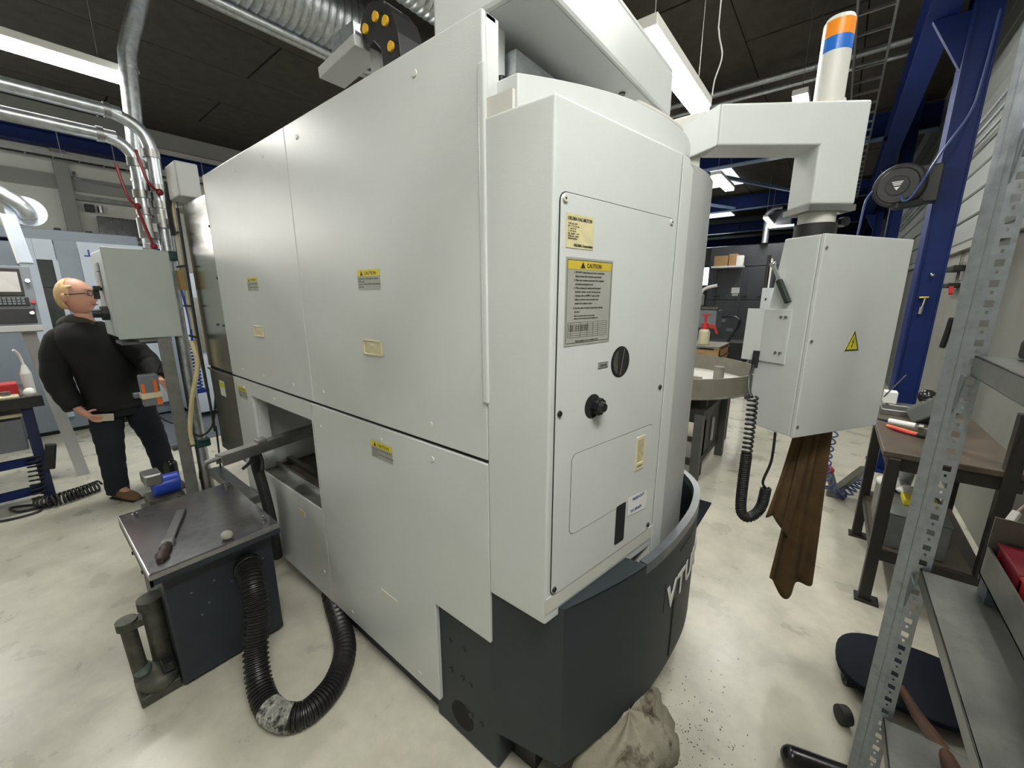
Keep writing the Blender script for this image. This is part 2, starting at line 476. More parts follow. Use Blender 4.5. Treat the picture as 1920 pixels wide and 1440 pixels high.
# ------------------------------------------------------------------ far hall: blue trusses, columns
for k, yb in enumerate((9.9, 14.9, 19.9, 25.0)):
    nm = ['nearest', 'second', 'third', 'farthest'][k]
    t = thing('roof_beam', f'blue steel roof beam, {nm} of the four crossing the far hall', 'beam', (-5, yb, 4.25), 'blue roof beams')
    obj('web', MB().box(X0, X1, yb - .01, yb + .01, 4.27, 4.62), BLUE, t)
    obj('bottom_flange', MB().box(X0, X1, yb - .10, yb + .10, 4.25, 4.27), BLUEL, t)  # light catching the flange is put into this paler blue
    obj('top_flange', MB().box(X0, X1, yb - .10, yb + .10, 4.62, 4.64), BLUE, t)
    for xx in (-1.2, -3.6, -6.0, -8.4):
        obj('stiffener', MB().box(xx - .01, xx + .01, yb - .09, yb + .09, 4.27, 4.62), BLUE, t)
for k, (xa, ya, xb, yb) in enumerate([(-2.9, 9.9, -0.6, 14.9), (-5.2, 9.9, -2.9, 14.9)]):
    obj('roof_brace', MB().bar((xa, ya, 4.32), (xb, yb, 4.32), .07, .07), BLUEL,
        label=['pale diagonal roof brace nearest the lamp under the trusses', 'pale diagonal roof brace farther left under the roof'][k], cat='brace')
for k, (xa, xb, ya, yb) in enumerate([(-3.9, -2.5, 11.0, 13.6), (-5.0, -3.6, 16, 18.6)]):
    obj('roof_light', MB().box(xa, xb, ya, yb, ZC - .03, ZC + .0), SKYE,
        label=['pale blue roof light just behind the nearest blue roof beam', 'pale blue roof light between the second and third roof beams'][k], cat='skylight')
def column(y, label, x=0.51, b=0.165):
    t = thing('steel_column', label, 'column', (x + b / 2, y + .15, 0), 'blue columns along the right wall')
    obj('flange', MB().box(x, x + .014, y, y + .3, 0, ZC - .02), BLUE, t)
    obj('flange', MB().box(x + b - .014, x + b, y, y + .3, 0, ZC - .02), BLUE, t)
    obj('web', MB().box(x + .014, x + b - .014, y + .02, y + .034, 0, ZC - .02), BLUE, t)
    obj('base_plate', MB().box(x - .06, x + b + .06, y - .05, y + .35, 0, .02), BLUE, t)
    return t
column(4.9, 'big blue steel column carrying the hose reel')
column(9.75, 'blue steel column seen just left of the hose reel')
column(14.75, 'distant blue steel column beyond the pendant box')
t = thing('runway_beam', 'dark blue crane runway beam running along the right wall under the ceiling', 'beam', (.335, 9, 3.75))
obj('web', MB().box(.34, .355, 3.2, 20, 3.77, 4.25), BLUE, t)
obj('bottom_flange', MB().box(.255, .44, 3.2, 20, 3.75, 3.77), BLUE, t)
obj('top_flange', MB().box(.255, .44, 3.2, 20, 4.25, 4.27), BLUE, t)
for yy in (4.98, 9.9, 14.9):
    obj('bracket', MB().ext([(.30, yy, 3.75), (.51, yy, 3.75), (.51, yy, 3.35)], (0, .05, 0)), BLUE, t)
t = thing('runway_beam', 'blue runway beam fixed high along the left wall', 'beam', (X0 + .18, 4, 4.06))
obj('web', MB().box(X0 + .16, X0 + .175, Y0, 14, 4.075, 4.265), BLUE, t)
obj('bottom_flange', MB().box(X0 + .05, X0 + .30, Y0, 14, 4.06, 4.075), BLUE, t)
obj('top_flange', MB().box(X0 + .05, X0 + .30, Y0, 14, 4.265, 4.28), BLUE, t)
t = thing('cable_tray', 'narrow cable tray below the blue beam on the left wall', 'cable tray', (X0 + .3, 4, 3.86))
for xx in (X0 + .2, X0 + .42):
    obj('side_rail', MB().box(xx, xx + .015, Y0, 12, 3.86, 3.93), STEELD, t)
rg = None
for k in range(22):
    yy = -.9 + k * .3
    if rg is None: rg = obj('rung', MB().box(X0 + .215, X0 + .42, yy, yy + .02, 3.86, 3.875), STEELD, t)
    else: dup(rg, (X0 + .3175, yy + .01, 3.8675), t)
for k in range(8):
    obj('hanger', MB().cyl((X0 + .43, -.3 + k * .65, 3.86), (X0 + .43, -.3 + k * .65, 4.30), .008, n=6), GALV, t)
obj('cable_bundle', MB().tube([(X0 + .3, Y0 + .1, 3.90), (X0 + .3, 12, 3.90)], .035, 8), BLACK, t)
obj('wall_conduit', MB().tube(spline([(X0 + .04, 1.15, 3.75), (X0 + .06, 1.15, 3.66), (X0 + .06, 1.25, 3.62), (X0 + .06, 2.6, 3.56)], 5), .016, 8), GALV,
    smooth=True, label='thin bent conduit running along the grey band of the left wall', cat='conduit')
obj('ceiling_pipe', MB().tube([(-10.5, 7.25, 4.60), (.9, 7.25, 4.60)], .045, 10), GALV, smooth=True, label='upper of two parallel pipes under the ceiling above the pendant arm', cat='pipe')
obj('ceiling_pipe', MB().tube([(-10.5, 7.25, 4.45), (.9, 7.25, 4.45)], .028, 10), GALV, smooth=True, label='lower, thinner of two parallel pipes under the ceiling above the pendant arm', cat='pipe')
# dark cable ladder hanging by the right wall
t = thing('cable_ladder', 'dark cable ladder hanging beside the runway beam behind the signal tower', 'cable ladder', (-.1, 8, 4.0))
for xx in (-.22, .06):
    obj('side_rail', MB().box(xx, xx + .02, 4.6, 15, 4.2, 4.28), SHELFD, t)
rg = None
for k in range(26):
    yy = 4.7 + k * .4
    if rg is None: rg = obj('rung', MB().box(-.2, .06, yy, yy + .025, 4.21, 4.235), STEELD, t)
    else: dup(rg, (-.07, yy + .0125, 4.2225), t)

# ------------------------------------------------------------------ ceiling ducts
def spiral_duct(name, p0, p1, r, label, rib=.07):
    t = thing(name, label, 'duct', (Vector(p0) + Vector(p1)) / 2)
    p0 = Vector(p0); p1 = Vector(p1); L = (p1 - p0).length; n = int(L / rib)
    pts = []; rad = []
    for i in range(n):
        for f, rr in ((0, r), (.80, r), (.85, r + .006), (.95, r + .006)):
            pts.append(p0.lerp(p1, (i + f) / n)); rad.append(rr)
    pts.append(p1); rad.append(r)
    obj('spiral_tube', MB().tube(pts, lambda i: rad[i], 28), GALV, t, smooth=True, ang=60)
    for f in (.25, .6):
        q = p0.lerp(p1, f)
        obj('hanger', MB().cyl(q + Vector((0, 0, r)), (q.x, q.y, ZC), .006, n=6), STEELD, t)
    return t
spiral_duct('ventilation_duct', (-4.12, 0.2, 4.22), (-4.12, 9, 4.22), .27, 'wide galvanised spiral duct under the ceiling left of the cable chain')
spiral_duct('ventilation_duct', (-3.24, 0.2, 4.24), (-3.24, 9, 4.24), .15, 'narrower galvanised spiral duct between cable chain and white gantry beam')
for k, (x, z, r) in enumerate([(-4.36, 3.98, .035), (-4.20, 3.93, .03), (-2.9, 4.0, .02)]):
    obj('ceiling_pipe', MB().tube([(x, .1, z), (x, 9, z)], r, 10), GALV, smooth=True,
        label=['outermost thin pipe running below the wide spiral duct', 'inner thin pipe tucked against the wide spiral duct', 'thin dark pipe beside the narrower spiral duct'][k], cat='pipe')

# ------------------------------------------------------------------ left aisle: pipes, pillar, enclosure
PX = -3.5
def bend(name, pts, r, label, m=GALV):
    t = thing(name, label, 'pipe', pts[-1])
    obj('tube', MB().tube(spline(pts, 8), r, 14), m, t, smooth=True)
    return t
pA = bend('air_pipe', [(PX, -1.5, 2.545), (PX, .40, 2.545), (PX, .54, 2.54), (PX, .62, 2.50), (PX, .655, 2.41), (PX, .655, 2.2), (PX, .655, 1.95)], .034,
          'lower galvanised pipe that bends down left of the tall pipe')
pB = bend('air_pipe', [(PX, -1.5, 2.685), (PX, .44, 2.685), (PX, .58, 2.68), (PX, .69, 2.63), (PX, .735, 2.53), (PX, .735, 2.3), (PX, .722, 1.2), (PX, .722, .3)], .036,
          'upper galvanised pipe that bends down and runs to the floor beside the pillar')
for p, yy, zs in ((pA, .655, (2.40, 2.22, 2.12)), (pB, .735, (2.47, 2.27, 2.17))):
    for z in zs:
        obj('pipe_collar', MB().cyl((PX, yy, z), (PX, yy, z + .045), .045, n=14), STEELD, p, smooth=True)
for p, yy in ((pA, .50), (pB, .55)):
    obj('pipe_collar', MB().cyl((PX, yy, 2.545 if p is pA else 2.685), (PX, yy + .03, 2.545 if p is pA else 2.685), .042, n=14), STEELD, p, smooth=True)
obj('valve_body', MB().cyl((PX, .735, 2.05), (PX, .735, 2.16), .055, n=12).box(PX - .03, PX + .05, .70, .77, 2.08, 2.13), STEELD, pB, smooth=True)
obj('valve_lever', MB().tube(spline([(PX + .07, .73, 2.26), (PX + .09, .68, 2.30), (PX + .09, .655, 2.42), (PX + .08, .65, 2.48)], 5), .008, 8).sph((PX + .07, .73, 2.26), .020), REDV, pB, smooth=True)
obj('valve_body', MB().cyl((PX, .655, 1.98), (PX, .655, 2.10), .052, n=12).box(PX - .02, PX + .05, .62, .69, 2.02, 2.07), STEELD, pA, smooth=True)
obj('valve_lever', MB().tube(spline([(PX + .06, .60, 2.17), (PX + .07, .575, 2.20), (PX + .07, .555, 2.32), (PX + .07, .55, 2.38)], 5), .008, 8).sph((PX + .06, .61, 2.16), .019), REDV, pA, smooth=True)
obj('valve_lever', MB().tube(spline([(PX + .06, .61, 2.14), (PX + .06, .635, 2.02), (PX + .06, .65, 1.94)], 5), .008, 8).sph((PX + .055, .655, 1.93), .02), REDV, pA, smooth=True)
for z, nm in ((1.878, 'hi'), (.575, 'lo')):
    obj('pipe_clamp', MB().box(PX - .05, PX + .05, .685, .775, z - .03, z + .03), CLAMPG, pB, bevel=.008)
    obj('clamp_bracket', MB().box(PX - .03, PX + .03, .56, .70, z - .012, z + .012), STEELD, pB)
obj('drain_valve', MB().cyl((PX, .722, .30), (PX, .722, .42), .045, .03, n=12).cyl((PX, .722, .0), (PX, .722, .30), .04, n=12), STEELD, pB, smooth=True)
# tall vent duct
t = thing('vent_duct', 'tall galvanised duct rising to the ceiling behind the air pipes', 'duct', (-4.45, .9, 2.0))
vp = [(-4.45, .835, 2.0), (-4.45, .845, 2.7), (-4.45, .885, 3.25), (-4.45, .90, 3.42), (-4.45, .93, 3.52), (-4.45, 1.041, 3.85), (-4.45, 1.32, 4.7)]
obj('tube', MB().tube(vp, .056, 18), GALV, t, smooth=True)
for z in (2.5, 2.9, 3.3):
    obj('seam_ring', MB().cyl((-4.45, .84 + (z - 2.5) * .07, z), (-4.45, .84 + (z - 2.5) * .07, z + .02), .060, n=18), GALV, t, smooth=True)
# pillar
t = thing('steel_pillar', 'grey channel steel pillar standing behind the coolant tank', 'pillar', (PX, .63, 0))
obj('web', MB().box(PX - .02, PX + .06, .60, .612, 0, 1.36), SHELFM, t)
obj('flange', MB().box(PX + .05, PX + .062, .585, .655, 0, 1.36), SHELFM, t)
obj('flange', MB().box(PX - .03, PX - .018, .60, .67, 0, 1.36), SHELFD, t)
obj('top_arm', MB().box(PX - .35, PX + .05, .50, .66, 1.33, 1.36), SHELFD, t)
obj('base_plate', MB().box(PX - .1, PX + .13, .52, .70, 0, .015), SHELFD, t)
# enclosure
t = thing('electrical_enclosure', 'grey green electrical enclosure hanging right of the man\'s face', 'enclosure', (-3.75, .57, 1.36))
obj('body', MB().box(-3.98, -3.46, .415, .715, 1.36, 1.90), CABL, t, bevel=.008)
obj('door', MB().box(-3.458, -3.43, .405, .72, 1.355, 1.905), CABG, t, bevel=.006)
for z, h in ((1.80, .035), (1.745, .022), (1.70, .035)):
    obj('switch_plate', MB().box(-3.80, -3.70, .405, .415, z - h / 2 - .01, z + h / 2 + .01), STEELD, t, bevel=.003)
obj('latch', MB().box(-3.82, -3.76, .375, .415, 1.655, 1.685).box(-3.80, -3.78, .37, .40, 1.60, 1.66), BLACK, t, bevel=.004)
obj('rotary_switch', MB().cyl((-3.72, .415, 1.51), (-3.72, .38, 1.51), .045, n=16).cyl((-3.72, .38, 1.51), (-3.72, .34, 1.51), .028, n=12), BLACK, t, smooth=True)
obj('cable_gland', MB().cyl((-3.70, .57, 1.36), (-3.70, .57, 1.30), .02, n=10), BLACK, t, smooth=True)
obj('bottom_bracket', MB().box(-3.72, -3.50, .42, .66, 1.315, 1.335), SHELFD, t)
# cables and conduits beside the machine's rear end
t = thing('conduit_bundle', 'bundle of thin conduits and cables strapped beside the stainless end panel', 'conduit', (-3.3, .755, 1.2))
for k, (dx, r, m, z0, z1) in enumerate([(0, .013, CREAMH, 1.15, 2.22), (.035, .009, STEELD, 1.0, 2.25), (-.05, .012, GALV, 1.4, 2.3), (.06, .008, BLACK, .7, 2.15), (-.08, .008, BLACK, 1.5, 2.28)]):
    obj('conduit', MB().tube([(-3.32 + dx, .765, z0), (-3.32 + dx * .9, .76, (z0 + z1) / 2), (-3.32 + dx, .765, z1)], r, 8), m, t, smooth=True)
for z in (1.35, 1.55, 1.8, 2.0):
    obj('strap', MB().box(-3.42, -3.24, .745, .75, z, z + .012), BLACK, t)
obj('junction_box', MB().box(-3.36, -3.29, .72, .775, 1.66, 1.78), mat('ochre conduit cover', (.24, .16, .05), .6), t, bevel=.004)
obj('cream_hose', MB().tube(spline([(-3.3, .73, 1.33), (-3.28, .735, 1.17), (-3.34, .69, .95), (-3.40, .66, .72), (-3.41, .66, .60)], 8), .014, 10), CREAMH,
    smooth=True, label='cream coloured hose hanging beside the dark end panel', cat='hose')
t = thing('coiled_hose', 'bright blue coiled air hose hanging behind the galvanised pipe', 'hose', (-4.4, .96, .85))
obj('coil', coil([(-4.4, .975, 1.24), (-4.4, .965, .80)], .03, 14, .008), BLUEP, t, smooth='all')
obj('air_gun', MB().box(-4.42, -4.38, .93, 1.04, .76, .80), BLUEP, t, bevel=.008)
obj('supply_line', MB().tube(spline([(-4.4, .98, 1.23), (-4.4, .98, 1.5), (-4.42, .93, 1.9), (-4.45, .84, 2.02)], 5), .010, 8), BLUEP, t, smooth=True)
obj('loop_cable', MB().tube(spline([(-3.25, .80, .95), (-3.28, .76, .74), (-3.36, .70, .66), (-3.42, .66, .70)], 7), .007, 8), BLACK, smooth=True,
    label='thin black cable looping below the dark end panel', cat='cable')
obj('drop_cable', MB().tube(spline([(-3.24, .77, .74), (-3.24, .76, .5), (-3.26, .75, .25), (-3.2, .74, .01)], 7), .006, 8), BLACK, smooth=True,
    label='thin black cable dropping to the floor by the conveyor rail', cat='cable')
obj('switch_box', MB().box(-3.28, -3.06, .74, .85, 2.19, 2.38), PGREY, bevel=.008, label='small grey junction box at the top rear corner of the lathe', cat='box')
obj('black_conduit', MB().tube(spline([(-3.34, .76, 2.0), (-3.35, .76, 2.15), (-3.30, .76, 2.3)], 6), .03, 10), BLACK, smooth=True, label='thick black corrugated conduit beside the grey junction box', cat='conduit')

# pump motor at the pillar's foot
t = thing('pump_motor', 'small pump with a blue motor on the floor beside the pillar', 'pump', (-3.72, .52, 0))
obj('motor', MB().cyl((-3.70, .44, .26), (-3.70, .60, .26), .075, n=20), BLUEP, t, smooth=True, bevel=.01)
obj('terminal_box', MB().box(-3.78, -3.62, .40, .50, .30, .38), STEELD, t, bevel=.01)
obj('pump_body', MB().cyl((-3.66, .46, .13), (-3.55, .56, .13), .07, n=16).box(-3.8, -3.6, .40, .60, .10, .20), GRIME, t, smooth=True, bevel=.008)
obj('base', MB().box(-3.86, -3.52, .38, .64, 0, .10), GRIME, t, bevel=.006)
obj('drain_pipe', MB().tube(spline([(-3.5, .58, .10), (-3.42, .60, .06), (-3.3, .66, .05), (-3.2, .70, .045)], 6), .045, 12), BLACK, t, smooth=True)
obj('floor_mat', MB().box(-8.1, -5.5, .82, 1.95, 0.0, .018), MATG, bevel=.006, label='grey ribbed rubber mat on the floor behind the man', cat='mat')
mt = bpy.data.objects['floor_mat']
rb = None
for k in range(64):
    x = -8.08 + k * .04
    if rb is None: rb = obj('rib', MB().box(x, x + .02, .83, 1.94, .018, .026), MATG, mt)
    else: dup(rb, (x + .01, 1.385, .022), mt)
obj('fire_extinguisher', MB().cyl((-4.05, .62, .02), (-4.05, .62, .28), .045, n=14).sph((-4.05, .62, .28), .045), BLACKG, smooth=True, label='small black cylinder standing behind the pillar', cat='cylinder')

# hanging remote on the pillar
t = thing('crane_remote', 'grey and orange hand remote hanging in front of the man', 'remote', (-3.62, .53, .86))
obj('body', MB().box(-3.64, -3.58, .475, .575, .88, 1.10), MGREY, t, bevel=.01)
obj('orange_grip', MB().box(-3.578, -3.572, .54, .56, .93, 1.06).box(-3.578, -3.572, .478, .495, .93, 1.04).box(-3.578, -3.572, .545, .573, .885, .93), ORANGE, t)
obj('tape_band', MB().box(-3.645, -3.570, .47, .58, .935, .975), IVORY, t, bevel=.004)
obj('strap', MB().tube(spline([(-3.60, .57, 1.08), (-3.58, .60, 1.16), (-3.5, .62, 1.2)], 5), .006, 6), BLACK, t)
obj('cord', MB().tube(spline([(-3.61, .53, .88), (-3.6, .54, .80), (-3.55, .6, .74), (-3.5, .66, .75)], 5), .005, 6), BLACK, t)

# ------------------------------------------------------------------ the pale blue machine behind the man
t = thing('machining_centre', 'pale blue machining centre standing behind the man by the left wall', 'machine', (-7.8, .4, 0))
obj('body', MB().box(-8.8, -7.05, -1.6, 1.3, .05, 2.2), LBLUED, t, bevel=.01)
obj('front_sheet', MB().box(-7.05, -7.0, .17, .30, .2, 2.24), LBLUE, t, bevel=.006)
obj('front_sheet', MB().box(-7.05, -7.0, .30, .45, 2.02, 2.24).box(-7.05, -7.0, .42, .46, .2, 2.02), LBLUE, t)
obj('front_sheet', MB().box(-7.05, -7.0, .64, 1.22, .2, 2.24), LBLUE, t, bevel=.006)
obj('recess_sheet', MB().box(-7.05, -7.03, .46, .64, .2, 2.24), LBLUED, t)
obj('window', MB().box(-7.04, -7.01, .30, .42, 1.72, 2.02).box(-7.04, -7.01, .30, .42, 1.2, 1.70), GLASSD, t)
obj('top_cover', MB().box(-8.6, -7.1, -.6, 1.2, 2.24, 2.36), LBLUED, t, bevel=.01)
obj('logo', MB().box(-6.999, -6.996, .68, .76, 2.075, 2.09).box(-6.999, -6.996, .715, .73, 2.09, 2.155), INKB, t)
text('lettering', 'OKUMA', .12, (-7.0, .79, 2.075), (0, 1, 0), (0, 0, 1), INKB, t, lift=.004, bold=.003)
obj('side_cabinet', MB().box(-7.4, -6.4, 1.32, 1.9, .1, 1.9), LBLUE, t, bevel=.01)
obj('cabinet_handle', MB().box(-6.4, -6.38, 1.5, 1.56, .9, 1.6), STEELD, t)
obj('foot', MB().box(-8.7, -7.1, -1.5, 1.25, 0, .05), BLACK, t)
# operator panel of that machine
t = thing('control_console', 'tilted operator panel with screen and keys left of the man\'s head', 'control panel', (-5.25, .07, 1.36))
ax = Vector((0, 1, 0)); az = Vector((-.12, .02, 1)).normalized(); ay = ax.cross(az)
def on(yc, zc, d): return Vector((-5.2, .07, 1.6)) + ax * yc + az * zc - ay * -d
nrm = ax.cross(az).normalized()
def plate(name, y0, y1, z0, z1, d0, d1, m):
    c = Vector((-5.2, .07, 1.6)) + ax * ((y0 + y1) / 2) + az * ((z0 + z1) / 2) + nrm * ((d0 + d1) / 2)
    return obj(name, MB().obb(c, ax, az, nrm, (y1 - y0) / 2, (z1 - z0) / 2, (d1 - d0) / 2), m, t, bevel=.004)
plate('housing', -.14, .10, -.24, .26, -.12, 0, MGREY)
plate('screen_frame', -.12, .045, .02, .24, 0, .012, BLACK)
plate('screen', -.10, .03, .05, .21, .012, .015, SCREEN)
plate('key_panel', -.12, .06, -.06, .01, 0, .01, BLACK)
for i in range(3):
    for j in range(6):
        plate('key', -.10 + j * .024, -.083 + j * .024, -.05 + i * .02, -.036 + i * .02, .01, .014, MGREY)
plate('lower_panel', -.12, .08, -.2, -.08, 0, .01, BLACK)
plate('front_lip', -.14, .10, -.27, -.22, -.05, .05, PGREY)
for (yy, zz, m) in ((.075, .14, CHROME), (.08, -.03, REDP), (.06, -.12, CHROME)):
    c = Vector((-5.2, .07, 1.6)) + ax * yy + az * zz
    obj('knob', MB().cyl(c, c + nrm * .03, .014, n=10), m, t, smooth=True)
obj('pedestal', MB().bar((-5.28, .08, 1.36), (-5.28, .19, 0), .10, .08), PGREY, t)
t = thing('extraction_duct', 'pale flat extraction duct dropping from the round pipe at the left edge', 'duct', (-5.3, .14, 1.88))
obj('flat_duct', MB().obb((-5.3, .15, 2.07), (0, 1, 0), (1, 0, 0), (0, -.09, 1), .045, .04, .19), LBLUE, t, bevel=.01)
obj('edge_rail', MB().bar((-5.25, .10, 2.26), (-5.25, .125, 1.88), .012, .012), CREAM, t)
obj('elbow', MB().tube(spline([(-5.3, -1.2, 3.0), (-5.3, -.1, 2.54), (-5.3, .12, 2.42), (-5.3, .22, 2.33), (-5.32, .24, 2.25)], 8), .06, 16), GALV, t, smooth=True)
obj('collar', MB().cyl((-5.36, .24, 2.30), (-5.30, .24, 2.30), .115, n=24), LBLUE, t, smooth=True)

# things on the left wall
obj('wall_screen', MB().box(X0 + .1, X0 + .2, 1.3, 1.85, 2.62, 3.03), BLACKG, bevel=.01, label='black wall mounted box above the pale blue machine', cat='box')
t = thing('wall_rail', 'grey wall rail with small fittings above the black box', 'rail', (X0 + .1, 1.8, 3.33))
obj('rail', MB().box(X0, X0 + .12, 1.07, 2.75, 3.28, 3.36), SHELFM, t, bevel=.006)
obj('fitting', MB().box(X0 + .05, X0 + .16, 1.18, 1.30, 3.10, 3.22), BLACK, t, bevel=.006)
obj('fitting', MB().cyl((X0 + .1, 1.38, 3.10), (X0 + .1, 1.38, 3.22), .04, n=10), CHROME, t, smooth=True)
t = thing('wall_shelf', 'narrow shelf with small tins on the wall above the machining centre', 'shelf', (X0 + .2, 1.0, 2.7))
obj('board', MB().box(X0, X0 + .35, .5, 2.2, 2.60, 2.63), WALLG, t)
for k, (yy, h, m) in enumerate([(.62, .10, PAPER), (.74, .13, DGREY), (.86, .09, PAPER), (1.12, .12, DGREY), (1.2, .08, CARD)]):
    obj('tin', MB().box(X0 + .1, X0 + .2, yy, yy + .08, 2.63, 2.63 + h), m, label=['white tin leftmost on the narrow wall shelf', 'dark tin second on the narrow wall shelf', 'white tin beside the wall post on the shelf', 'dark tin right of the wall post', 'brown tin rightmost on the narrow wall shelf'][k], cat='tin', bevel=.01)

# ------------------------------------------------------------------ left workbench
t = thing('workbench', 'workbench with blue steel legs at the left edge', 'workbench', (-4.9, -.5, 0))
obj('bench_top', MB().box(-5.5, -4.66, -1.6, .05, .80, .86), BENCHM, t, bevel=.006)
obj('front_edge', MB().box(-4.66, -4.63, -1.6, .06, .80, .88), RUBBER, t)
for (x, y) in ((-4.72, -.03), (-5.42, -.03), (-4.72, -1.5), (-5.42, -1.5)):
    obj('leg', MB().box(x - .03, x + .03, y - .03, y + .03, 0, .80), mat('blue bench leg', (.012, .02, .075), .5) if x > -5 and y > -.5 else BLUE, t, bevel=.004)
obj('rail', MB().box(-4.74, -4.70, -1.5, -.03, .34, .40), BLUE, t)
obj('rail', MB().box(-4.74, -4.70, -1.5, -.03, .10, .16), BLUE, t)
obj('drawer_box', MB().box(-5.3, -4.74, -1.3, -.07, .46, .70), MGREY, t, bevel=.006)
obj('lower_board', MB().box(-5.4, -4.75, -1.5, -.05, .72, .745), IVORY, t)
obj('red_bin', MB().box(-4.95, -4.80, -.35, -.045, .875, .97).box(-4.94, -4.81, -.34, -.05, .86, .875), REDP, bevel=.012, label='bright red plastic bin on the left workbench', cat='bin')
t = thing('spray_bottle', 'white squeeze bottle on the left workbench beside the red bin', 'bottle', (-4.86, .01, .86))
obj('bottle', MB().cyl((-4.86, .01, .86), (-4.86, .01, 1.03), .032, .03, n=14).cyl((-4.86, .01, 1.03), (-4.86, .01, 1.10), .03, .012, n=14), PAPER, t, smooth=True)
obj('spout', MB().tube(spline([(-4.86, .01, 1.10), (-4.86, .0, 1.18), (-4.84, -.02, 1.22)], 5), .008, 8), PAPER, t, smooth=True)
t = thing('egg_tray', 'cream tray with two round steel parts on the left workbench', 'tray', (-4.8, -.2, .86))
obj('tray', MB().box(-4.78, -4.68, -.36, -.05, .86, .895), IVORY, t, bevel=.01)
for yy in (-.11, -.18):
    obj('ring_part', MB().cyl((-4.73, yy, .895), (-4.73, yy, .925), .024, n=14), STEELD, t, smooth=True)
obj('cloth_roll', MB().sph((-4.70, .005, .90), .05, .035, .04), PAPER, smooth='all', label='crumpled white cloth at the corner of the left workbench', cat='cloth')
t = thing('coiled_air_hose', 'black coiled air hose lying on the floor under the left workbench', 'hose', (-4.6, 0, 0))
obj('coil', coil(spline([(-4.66, -.10, .045), (-4.60, -.02, .05), (-4.63, .12, .05), (-4.68, .24, .05)], 4), .042, 15, .008), RUBBER, t, smooth='all')
obj('hanging_coil', coil([(-4.68, -.06, .42), (-4.66, -.09, .06)], .035, 10, .007), RUBBER, t, smooth='all')
obj('tail', MB().tube(spline([(-4.64, -.08, .01), (-4.66, -.2, .01), (-4.80, -.24, .01), (-4.72, -.12, .01), (-4.56, -.10, .01), (-4.55, -.25, .01), (-4.66, -.5, .01), (-4.8, -.9, .01)], 6), .009, 8), RUBBER, t, smooth=True)
obj('air_gun', MB().obb((-4.62, .02, .40), (0, .2, 1), (1, 0, 0), (0, 1, -.2), .10, .02, .03), BLACK, t, bevel=.008)

# ================================================================== THE VERTICAL LATHE
YS = .786
LA = thing('vertical_lathe', 'large white vertical lathe with slate blue base filling the middle', 'machine', (-1.6, 1.5, 0))
P0 = Vector((-.512, YS, 0)); DR = Vector((.17742, .98414, 0)); NF = Vector((.98414, -.17742, 0)); UZ = Vector((0, 0, 1))
def fp(s, z, off=0.0): return P0 + DR * s + NF * off + UZ * z
# --- core
obj('body_core', MB().box(-1.74, -.74, .86, 2.40, .16, 2.02).box(-2.78, -1.74, .81, 2.40, 1.16, 2.0).box(-2.78, -1.74, 1.5, 2.40, .16, 1.16), CREAM, LA)
obj('plinth', MB().box(-2.7, -1.80, 1.0, 2.3, 0, .16).box(-1.80, -.62, .92, 2.3, 0, .16), BLACK, LA)
obj('side_base', MB().box(-1.77, -1.02, .82, .95, 0, .15), SLATE, LA, bevel=.006)
# --- side panels
obj('upper_side_panel', MB().box(-2.785, -1.762, YS, YS + .014, 1.160, 2.258).box(-2.785, -1.762, YS + .014, YS + .05, 2.244, 2.258), WHITE, LA, bevel=.003)
obj('upper_side_panel', MB().box(-1.759, -.716, YS, YS + .014, 1.160, 2.258).box(-1.759, -.716, YS + .014, YS + .05, 2.244, 2.258).box(-.73, -.716, YS + .014, YS + .06, 1.34, 2.258), WHITE, LA, bevel=.003)
obj('edge_trim', MB().box(-.728, -.708, YS - .006, YS + .012, 1.33, 2.15), WHITE, LA, bevel=.004)
obj('seam_gap', MB().box(-3.24, -.72, YS + .010, YS + .02, 1.13, 1.18), DARK, LA)
obj('edge_gap', MB().box(-.716, -.700, YS + .016, YS + .03, 1.16, 1.33), DARK, LA)
# lower left panel with the service opening
fr = MB()
for (a, b, c, d) in ((-2.785, -2.521, .10, 1.148), (-1.800, -1.790, .10, 1.148), (-2.521, -1.800, 1.067, 1.148), (-2.521, -1.800, .10, .612)):
    fr.box(a, b, YS, YS + .014, c, d)
obj('lower_side_panel', fr, WHITE, LA)
obj('opening_frame', MB().box(-2.521, -2.505, YS + .014, YS + .07, .612, 1.067).box(-1.816, -1.800, YS + .014, YS + .07, .612, 1.067).box(-2.521, -1.800, YS + .014, YS + .07, 1.055, 1.067), WHITE, LA)
obj('opening_sill', MB().box(-2.521, -1.800, YS + .005, YS + .09, .600, .618).box(-2.521, -1.80, YS + .075, YS + .09, .618, .64), STEELD, LA)
obj('opening_liner', MB().box(-2.62, -2.60, YS + .09, 1.2, .5, 1.15).box(-2.62, -1.74, 1.16, 1.2, .5, 1.15).box(-1.76, -1.74, YS + .09, 1.2, .5, 1.15), WHITE, LA)
obj('chip_floor', MB().box(-2.60, -1.76, YS + .11, 1.16, .56, .59), DIRTY, LA)
obj('inner_rail', MB().box(-2.60, -1.76, YS + .17, YS + .20, .59, .62), STEELD, LA)
obj('inner_cable', MB().tube(spline([(-1.80, 1.2, .72), (-1.9, 1.0, .63), (-2.0, .93, .61), (-2.1, .92, .62)], 6), .006, 6), BLACK, LA)
obj('black_bracket', MB().box(-2.1, -1.82, .98, 1.02, 1.005, 1.03).box(-2.02, -1.82, 1.0, 1.04, .955, .985).box(-1.85, -1.82, .98, 1.04, .9, 1.06), BLACK, LA)
# lower right panel with stepped cut out
ft = [(-1.786, .10), (-.983, .10), (-.983, .535), (-.716, .535), (-.716, 1.148), (-1.786, 1.148)]
obj('lower_side_panel', MB().ext([(x, YS, z) for x, z in ft], (0, .014, 0)).box(-.997, -.983, YS + .014, YS + .05, .10, .535), WHITE, LA, bevel=.003)
